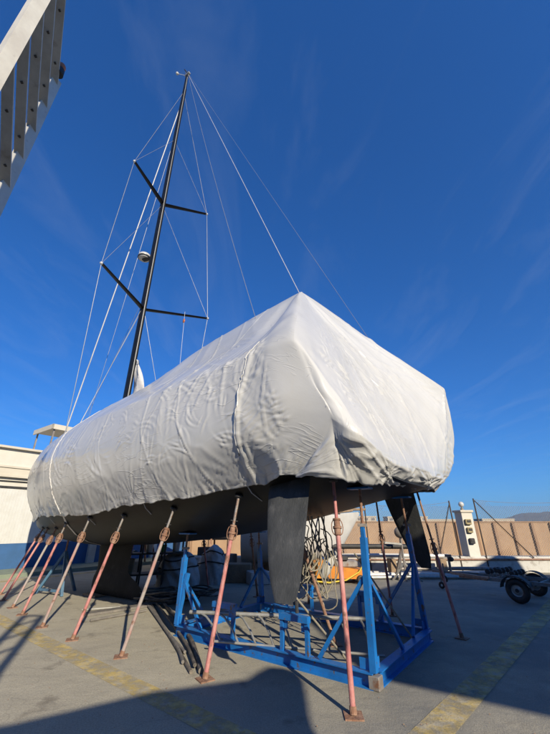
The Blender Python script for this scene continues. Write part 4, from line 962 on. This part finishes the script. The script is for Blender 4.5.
for k_, (x_, y_, d_, mm, lb_t) in enumerate(((-3.9, 14.6, (1.1, .7, .55), 'black', 'long black crate under the grey boat'), (-2.6, 14.9, (.7, .6, .8), 'darksteel', 'upright dark cabinet right of the long black crate'), (-5.2, 14.2, (.8, .6, .4), 'wood', 'low timber crate left of the long black crate'), (-1.9, 14.2, (.6, .5, .35), 'black', 'small black box right of the dark cabinet'))):
    o = MB().box((0, 0, d_[2] / 2), d_, .2 * k_, bev=.02).build('crate', mm, None, loc=(x_, y_, 0)); tag(o, lb_t, 'crate')
sp1 = thing('black_spar', 'long black spar resting on trestles behind the cradle', 'spar', (1.2, 12.9, 0), R(-1))
MB().tube([(.2, 0, .93), (3.4, 0, .93)], .075, 12).build('tube', 'black', sp1, smooth=50)
for x_ in (.5, 2.95):
    m_ = MB(); m_.beam((x_ - .25, -.3, 0), (x_, 0, .84), .05); m_.beam((x_ + .25, .3, 0), (x_, 0, .84), .05); m_.beam((x_ - .2, .3, 0), (x_, 0, .84), .05); m_.build('trestle', 'greysteel', sp1)
sp2 = thing('white_spar', 'long white wrapped mast section lying low in front of the ochre wall', 'spar', (4.0, 13.55, 0), R(0))
MB().tube([(-2.8, 0, .60), (-.5, 0, .62), (2.0, 0, .6)], .065, 12).build('tube', 'tape', sp2, smooth=50)
for x_ in (-2.2, 0, 1.7): MB().box((x_, 0, .265), (.2, .4, .53)).build('block', 'wood', sp2)
sp3 = MB().tube([(1.9, 13.1, .08), (6.8, 13.3, .08)], .075, 12).build('white_tube', 'tape', None, smooth=50); tag(sp3, 'long dirty white tube lying on the ground behind the trailer', 'tube')
for k_, (xa_, xb_, y_, z_, lb_t) in enumerate(((2.4, 7.4, 13.75, .07, 'pale pole lying at the foot of the low wall'), (3.0, 6.4, 12.75, .06, 'shorter pale pole lying nearest the cradle'), (4.2, 8.0, 13.5, .22, 'grey pole lying on top of the other poles'))):
    o = MB().tube([(xa_, y_, z_), ((xa_ + xb_) / 2, y_ + .03, z_ + .01), (xb_, y_ + .1, z_)], .055, 10).build('pole', ('tape', 'alu', 'greysteel')[k_], None, smooth=50); tag(o, lb_t, 'pole', 'poles lying by the low wall')
fl = thing('floodlight_stand', 'small tilted work light on a stand between the blue posts', 'work light', (4.05, 12.4, 0))
MB().tube([(0, 0, 0), (0, 0, 1.25)], .03, 8).build('stem', 'greysteel', fl); m_ = MB().lathe([(.02, -.1), (.12, -.06), (.17, .03), (.17, .07)], (-.03, -.1, 1.36), axis='y', n=18); m_.build('lamp_head', 'hose2', fl, smooth=40)
for a_, b_ in (((0, 0, .5), (.45, -.1, 0)), ((0, 0, .5), (-.35, .2, 0)), ((0, 0, 1.02), (-.7, 0, 1.08))): MB().beam(a_, b_, .05).build('strut', 'alu', fl)
om = thing('orange_compressor', 'low orange wheeled machine with a yellow hose behind the pink jack stand', 'machine', (1.95, 12.2, 0), R(3))
m_ = MB(); m_.add([(-.8, -.4, .16), (.85, -.4, .12), (.85, -.4, .34), (-.25, -.4, .46), (-.5, -.4, .62), (-.8, -.4, .52), (-.8, .4, .16), (.85, .4, .12), (.85, .4, .34), (-.25, .4, .46), (-.5, .4, .62), (-.8, .4, .52)],
      [(0, 1, 2, 3, 4, 5), (11, 10, 9, 8, 7, 6), (0, 6, 7, 1), (1, 7, 8, 2), (2, 8, 9, 3), (3, 9, 10, 4), (4, 10, 11, 5), (5, 11, 6, 0)]); m_.build('body', 'orange', om)
MB().box((.2, 0, .5), (.7, .5, .2), bev=.04).build('engine', 'greysteel', om); MB().box((.1, -.2, .66), (.3, .2, .12), bev=.02).build('air_filter', 'black', om)
for x_ in (-.5, .55):
    for y_ in (-.42, .42): MB().torus((x_, y_, .12), .075, .045, Matrix.Rotation(math.pi / 2, 3, 'X'), 18, 8).build('wheel', 'black', om, smooth=True)
MB().tube([(-.9, -.45, .1), (-.4, -.5, .06), (.1, -.5, .12), (.5, -.48, .32), (.8, -.46, .68)], .022, 8).build('hose', 'yellow', om, smooth=50)

# ------------------------------------------------------------------ HOSES & JUNK UNDER THE HULL
def gpt(x, y, z=0):
    v = (367 - y) / 345; f = .910 + -.4147 * v; up = .4147 + .910 * v; s_ = (1.6 - z) / -up
    return Vector(((x - 275) / 345 * s_, f * s_, z))
def smooth_path(pts, n_=8):
    A_ = np.array([tuple(p) for p in pts]); P3 = A_[:, None, :]; return [Vector(p[0]) for p in catmull(P3, np.linspace(0, len(pts) - 1, (len(pts) - 1) * n_ + 1))]
hoses = [([(150, 602), (160, 622), (176, 648), (191, 672)], .030, 'hose', 'black hose whose cut end lies leftmost on the concrete'),
         ([(146, 604), (163, 626), (180, 650), (184, 662)], .028, 'hose2', 'shorter grey hose in the bundle beside the cradle corner'),
         ([(155, 600), (172, 622), (187, 645), (194, 665)], .030, 'hose', 'middle dusty black hose of the bundle'),
         ([(158, 598), (176, 618), (190, 640), (201, 671)], .045, 'hose', 'thickest black hose with open end beside the jack foot'),
         ([(143, 598), (156, 614), (170, 634), (186, 652)], .026, 'hose2', 'thin grey hose crossing the other hoses')]
for k, (pp, r_, mm, lb) in enumerate(hoses):
    r_ *= .72; pts = smooth_path([gpt(x + 1.2 * math.sin(k * 2.1 + q_), y, r_ + .012 * (k % 3)) for q_, (x, y) in enumerate(pp)]); mb_ = MB().tube(pts, r_, 12)
    o = mb_.build('hose', mm, None, smooth=50); tag(o, lb, 'hose', 'hoses bundled beside the cradle')
rg = random.Random(3); c0 = gpt(163, 603)
for q in range(3):
    mb_ = MB()
    for lp in range(4 if q else 6):
        ra_ = .48 + rg.uniform(-.14, .2); rb_ = .30 + rg.uniform(-.08, .14); ox, oy = rg.uniform(-.2, .2), rg.uniform(-.15, .15); z_ = .03 + .04 * lp + q * .03
        pts = [c0 + Vector((ox + q * .3 - .1 + ra_ * math.cos(a), oy + q * .25 + rb_ * math.sin(a), z_ + .02 * math.sin(a * 3 + lp))) for a in np.linspace(0, 6.0 + rg.random() * .25, 40)]
        mb_.tube(pts, .017 + .004 * (q == 0), 8)
    o = mb_.build('coiled_hose', 'hose' if q != 1 else 'black', None, smooth=50)
    tag(o, ['thick loose coil of black hose nearest the keel bulb', 'coil of thin black cable beyond the hose bundle', 'tangled cable coil beside the left cradle post'][q], 'hose coil')
for (a, b, r_, mm, nm, lb) in ((gpt(84, 616), gpt(150, 606), .03, 'hose2', 'plank', 'grey plank lying on the concrete in front of the keel'), (gpt(90, 622), gpt(146, 612), .022, 'hose2', 'pipe', 'thin grey pipe lying in front of the plank'), (gpt(82, 611), gpt(120, 608), .018, 'alu', 'pipe', 'short pale pipe just below the keel bulb')):
    m_ = MB()
    if nm == 'plank': m_.beam(a + Vector((0, 0, .025)), b + Vector((0, 0, .025)), .22, .04)
    else: m_.tube([a + Vector((0, 0, r_)), b + Vector((0, 0, r_))], r_, 10)
    tag(m_.build(nm, mm, None), lb, nm)
# keel blocks
tag(MB().box(tuple(W(7.6, 0, .022)), (.6, .5, .04), BRZ).build('keel_block', 'wood'), 'flat timber block under the front of the keel bulb', 'block')
# wrapped bundles
def bundle(loc, sx, sy, sz, label, seed):
    n1, n2 = 50, 34; P_ = np.zeros((n2, n1, 3))
    for i in range(n2):
        ph = math.pi * i / (n2 - 1) * .5
        for j in range(n1):
            a = 2 * math.pi * j / (n1 - 1); ca, sa = math.cos(a), math.sin(a)
            rr_ = 1 + .16 * math.sin(a * 3 + seed) + .10 * float(vn(np.array(ca * 3 + 5 + i * .12), np.array(sa * 3 + 5), seed)) + .05 * math.sin(a * 11 + i * .5) + .10 * float(ridged(np.array(a * 2.2 + i * .12), np.array(i * .2 + a), seed + 3))
            c_ = math.cos(ph) ** .6 if i < n2 - 1 else 0
            P_[i, j] = (sx * rr_ * ca * c_, sy * rr_ * sa * c_, sz * math.sin(ph) ** .8 * (1 + .08 * math.sin(a * 2 + seed)) - .12 * sz * math.exp(-((i / n2 - .45) / .06) ** 2) * 0)
    m2 = MB(); m2.grid(P_); o = m2.build('wrapped_bundle', 'tarp', None, smooth=True, loc=loc); tag(o, label, 'bundle')
    rp = MB()
    for i_ in (11, 20): rp.tube([tuple(P_[i_, j] * np.array([1.01, 1.01, 1])) for j in range(n1)], .02, 6)
    rp.build('rope', 'black', o); return o
bundle(gpt(176, 586), .5, .42, .82, 'grey tarpaulin bundle tied with cord left of the blue post', 2); bundle(gpt(212, 583), .38, .34, .95, 'taller grey wrapped bundle behind the rusty jack stand', 5)
# shelving rack with tins and tubs
rk = thing('shelf_rack', 'dark steel rack holding coloured tubs in the shade behind the keel', 'rack', gpt(148, 588), R(25))
m_ = MB()
for x_ in (-.9, -.3, .3, .9):
    for y_ in (-.25, .25): m_.beam((x_, y_, 0), (x_, y_, 1.5), .045)
m_.build('upright', 'black', rk)
for z_ in (.35, .85, 1.3): MB().box((0, 0, z_), (1.9, .55, .04)).build('shelf', 'black', rk)
kn = 0
for z_, items in ((.37, ((-.6, 'wood', .3), (.1, 'white', .22), (.6, 'reds', .2))), (.87, ((-.65, 'violet', .24), (-.1, 'white', .2), (.3, 'greens', .16), (.65, 'white', .22))), (1.32, ((-.5, 'white', .18), (0, 'meter', .16), (.55, 'tarp', .2)))):
    for x_, mm, s_ in items:
        p = rk.location + Matrix.Rotation(R(25), 3, 'Z') @ Vector((x_, -.02, z_)); cn = {'wood': 'brown', 'white': 'white', 'reds': 'red', 'violet': 'violet', 'greens': 'green', 'meter': 'mustard', 'tarp': 'grey'}[mm]
        o = MB().lathe([(s_ * .42, 0), (s_ * .5, s_ * 1.1), (s_ * .53, s_ * 1.12), (s_ * .53, s_ * 1.2), (s_ * .1, s_ * 1.22)], (0, 0, 0), n=16).build('tub', mm, None, smooth=35, loc=p)
        tag(o, '%s tub on the %s shelf of the rack, %s' % (cn, {.37: 'lowest', .87: 'middle', 1.32: 'top'}[z_], 'at its left' if x_ < -.3 else 'near its middle' if x_ < .25 else 'at its right' if x_ > .5 else 'just right of middle'), 'tub', 'tubs on the shelf rack')
# crates and boards in the shade
for k, (x, y, d, mm, lb) in enumerate(((238, 582, (.8, .5, .5), 'wood', 'timber crate in the shade right of the bundles'), (258, 584, (.6, .5, .34), 'white', 'pale box left of the near rudder'), (118, 586, (.5, .4, .3), 'black', 'black box behind the keel'), (228, 578, (.4, .4, .7), 'hose2', 'tall grey box behind the timber crate'))):
    o = MB().box((0, 0, d[2] / 2), d, R(20 * k), bev=.02).build('crate', mm, None, loc=gpt(x, y)); tag(o, lb, 'crate')
for k in range(2):
    pass
# small blue trestle near the bow
ts = thing('steel_trestle', 'small faded blue tripod trestle under the bow', 'trestle', W(8.6, -.55), BRZ)
for dx_, dy_ in ((-.5, .1), (.45, .3), (.1, -.5)): MB().beam((dx_, dy_, 0), (0, 0, .95), .06).build('leg', 'blue2', ts)
MB().beam((-.4, .1, .1), (.36, .26, .1), .05).build('tie_bar', 'blue2', ts); MB().tube([(0, 0, .9), (0, 0, zc(8.6, .55))], .025, 8).build('screw', 'rust', ts)
ts = thing('steel_trestle', 'dark blue steel trestle between the keel and the bow', 'trestle', W(8.6, 1.2), BRZ)
MB().beam((-.6, 0, .06), (.6, 0, .06), .1, .1).build('base', 'blue2', ts); MB().beam((0, 0, .1), (0, 0, .85), .12).build('post', 'blue2', ts); MB().beam((-.5, 0, .85), (.5, 0, .85), .12, .1).build('head', 'blue2', ts)
# ropes hanging from the stern quarter
rg = random.Random(9)
rp_l = ['pale rope hanging longest, right of the near rudder', 'blue tipped rope nearest the near rudder', 'loosely looped pale rope in the tangle', 'thin pale rope on the right of the tangle', 'short knotted rope above the tangle', 'pale rope loop touching the ladder', 'slack rope behind the rusty jack stand']
for k in range(7):
    b0 = W(1.35 + rg.uniform(-.15, .15), .05 + rg.uniform(-.35, .35), 1.72); n_ = 26; pts = []
    ln = rg.uniform(.7, 1.35); sw = rg.uniform(.06, .16); ph = rg.uniform(0, 6)
    for i in range(n_):
        f = i / (n_ - 1)
        pts.append(b0 + Vector((sw * math.sin(f * 5 + ph), .1 * math.cos(f * 4 + ph), -ln * math.sin(f * math.pi * .62) / math.sin(math.pi * .5) * 1.0)))
    o = MB().tube(pts, .011, 6).build('rope', 'rope' if k != 1 else 'bluerope', None, smooth=50); tag(o, rp_l[k], 'rope', 'ropes hanging under the stern')
hk_ = MB(); b0 = W(1.45, .1, 0)
for k in range(9):
    ox, oy = rg.uniform(-.28, .28), rg.uniform(-.25, .25); z1 = rg.uniform(1.35, 1.75); z0 = rg.uniform(.35, .95); w1 = rg.uniform(.05, .16); ph = rg.uniform(0, 6)
    hk_.tube([b0 + Vector((ox + w1 * math.cos(a_) * (1.3 - .3 * math.sin(a_)) + .03 * math.sin(5 * a_ + ph), oy + .07 * math.sin(2 * a_ + ph), (z1 + z0) / 2 + (z1 - z0) / 2 * math.sin(a_))) for a_ in np.linspace(-4.6, 1.5, 30)], .009, 6)
o = hk_.build('rope_hank', 'rope', None, smooth=50); tag(o, 'big tangled hank of pale rope hanging under the hull right of the near rudder', 'rope')
fd = MB().lathe([(.02, -.25), (.07, -.22), (.09, -.1), (.09, .1), (.07, .2), (.02, .24), (.02, .3)], (0, 0, 0), n=16, mtx=Matrix.Rotation(.5, 3, 'Y')).build('fender', 'white', None, smooth=50, loc=W(1.5, .75, .95)); tag(fd, 'dirty white fender hanging beside the rusty jack stand', 'fender')
MB().tube([(0.02, 0, .26), (-.05, 0, .5), (-.02, 0, .85)], .01, 6).build('lanyard', 'rope', fd)

# ------------------------------------------------------------------ SLATTED STEEL LADDER AT TOP LEFT
sl = thing('slatted_ladder', 'cream painted steel ladder with broad slats rising overhead at the left', 'ladder', (0, 0, 0))
def ray(x, y, dist):
    v = (367 - y) / 345; d = Vector(((x - 275) / 345, .910 - .4147 * v, .4147 + .910 * v)); return Vector((0, 0, 1.6)) + d * dist
A0 = ray(-7, 80, 2.6); A1 = ray(52, -22, 3.15)
B0 = ray(-8, 214, 3.2); B1 = ray(54, 83, 3.9)
dA = (A1 - A0); dB = (B1 - B0)
nA = dA.normalized()
MB().beam(A0 - dA * 3.3, A1 + dA * .9, .078, .10, up=(.3, 1, 0)).build('side_beam', 'cream', sl)
MB().beam(B0 - dB * 2.0, B1 + dB * .03, .07, .10, up=(.3, 1, 0)).build('side_beam', 'cream', sl)
for k in range(7):
    f = -.02 + k * .203 + .0; b_ = B0 + dB * f; a_ = (A0 + dA * (f * 1.28 + .0)).lerp(b_, .05)
    if f > 1.03: break
    so = MB(); d = (b_ - a_).normalized(); so.beam(a_ , b_ + d * .02, .082, .025, up=tuple(nA.cross(d).cross(d) * -1 + nA * .15)); s_o = so.build('slat', 'slat', sl)
    MB().box(tuple(a_.lerp(b_, .8)), (.02, .02, .04)).build('bolt', 'black', s_o); MB().box(tuple(a_.lerp(b_, .35)), (.02, .02, .04)).build('bolt', 'black', s_o)
lm = thing('beacon_lamp', 'amber beacon lamp fixed to the end of the slatted ladder', 'lamp', ray(60.5, 69, 3.9))
MB().sphere((0, 0, .04), .045, 12, (1, 1, 1.2)).build('lens', 'brown', lm, smooth=True); MB().lathe([(.05, -.1), (.045, -.01), (.03, 0)], (0, 0, 0), n=14).build('base', 'black', lm, smooth=40)
MB().beam((0, 0, -.06), (-.12, 0, -.03), .04).build('bracket', 'greysteel', lm)

# ------------------------------------------------------------------ UNSEEN THINGS ADDED BEHIND THE CAMERA (shaped to shade the yard)
def prism(poly, z0, z1, axis='z'):
    n_ = len(poly)
    if axis == 'z': vs = [(x, y, z0) for x, y in poly] + [(x, y, z1) for x, y in poly]
    else: vs = [(x, z0, z) for x, z in poly] + [(x, z1, z) for x, z in poly]
    return MB().add(vs, [tuple(range(n_ - 1, -1, -1)), tuple(range(n_, 2 * n_))] + [(i, (i + 1) % n_, n_ + (i + 1) % n_, n_ + i) for i in range(n_)])
os_ = thing('shade_roof', 'unseen open shed roof added beside the yard, shaped to shade the ground', 'shed', (0, 0, 0))
SP = [(1.21, 5.0), (2.5, 4.18), (9, .1), (17, 9), (13, 13.4), (9.3, 13.5), (8.0, 15.2), (7.0, 13.9), (5.0, 13.3), (3.6, 11.2), (1.9, 9.3), (.55, 8.7)]
RP = [(x + .455 * 11.77, y - .89 * 11.77) for x, y in SP]  # invented roof: outline projected towards the sun from the wanted ground shadow
prism(RP, 6.0, 6.25).build('roof', 'wallwhite', os_)
for x_, y_ in ((14.2, -10.0), (22.2, -1.4), (17.2, 4.8), (10.4, 3.6)): MB().beam((x_, y_, 0), (x_, y_, 6), .25).build('post', 'greysteel', os_)
ms_ = thing('shadow_slab', 'unseen cruiser-shaped slab added behind the photographer to shadow the foreground', 'boat', (0, 0, 0))  # invented boat, its profile cut to throw the foreground shadow
prism([(-5, 0.6), (2.9, .6), (3.37, 3.4), (3.64, 3.74), (3.88, 3.98), (3.95, 4.14), (3.87, 4.22), (3.70, 4.24), (3.5, 4.15), (3.26, 4.02), (2.13, 3.84), (.81, 3.48), (-2, 2.9), (-5, 2.5)], -2.6, -2.0, 'y').build('hull', 'white', ms_)
lm_ = MB()
for xa_, xb_ in ((.05, .46), (.40, .80)): lm_.beam((xa_, -2.3, 3.2), (xb_, -2.3, 5.9), .09)
for k in range(7): f = k / 6; lm_.beam((.05 + .41 * f, -2.3, 3.2 + 2.7 * f), (.40 + .40 * min(1, f + .12), -2.3, 3.2 + 2.7 * min(1, f + .12)), .05)
lm_.box((.3, -2.3, 4.0), (.5, .3, .5)); lm_.build('shadow_lattice', 'alu', ms_)
for x_ in (-4, -1, 2): MB().box((x_, -2.3, .3), (.3, .5, .6)).build('chock', 'wood', ms_)

wk = thing('sky_blocker', 'unseen long workshop behind the photographer', 'building', (0, -17, 0))  # added only to block the low sky and deepen the yard's shade
MB().box((0, 0, 3.6), (80, 8, 7.2)).build('wall', 'seawall', wk); MB().box((0, 0, 7.35), (81, 9, .3)).build('roof', 'greysteel', wk)
for k in range(9): MB().box((-32 + 8 * k, 4.03, 2.2), (4.4, .06, 4.4)).build('door', 'dado', wk)
# ------------------------------------------------------------------ HAZE
hz = MB().box((0, 4000, 250), (19000, 14000, 520)); ho = hz.build('haze', 'black'); ho['kind'] = 'stuff'
ho.location = (0, 0, 0)
hm = bpy.data.materials.new('haze'); hm.use_nodes = True; t = hm.node_tree; t.nodes.clear()
out = t.nodes.new('ShaderNodeOutputMaterial'); pvn = t.nodes.new('ShaderNodeVolumePrincipled'); pvn.inputs['Color'].default_value = (.42, .66, 1, 1); pvn.inputs['Density'].default_value = 6e-5; pvn.inputs['Anisotropy'].default_value = .2
t.links.new(pvn.outputs[0], out.inputs['Volume']); ho.data.materials.clear(); ho.data.materials.append(hm)
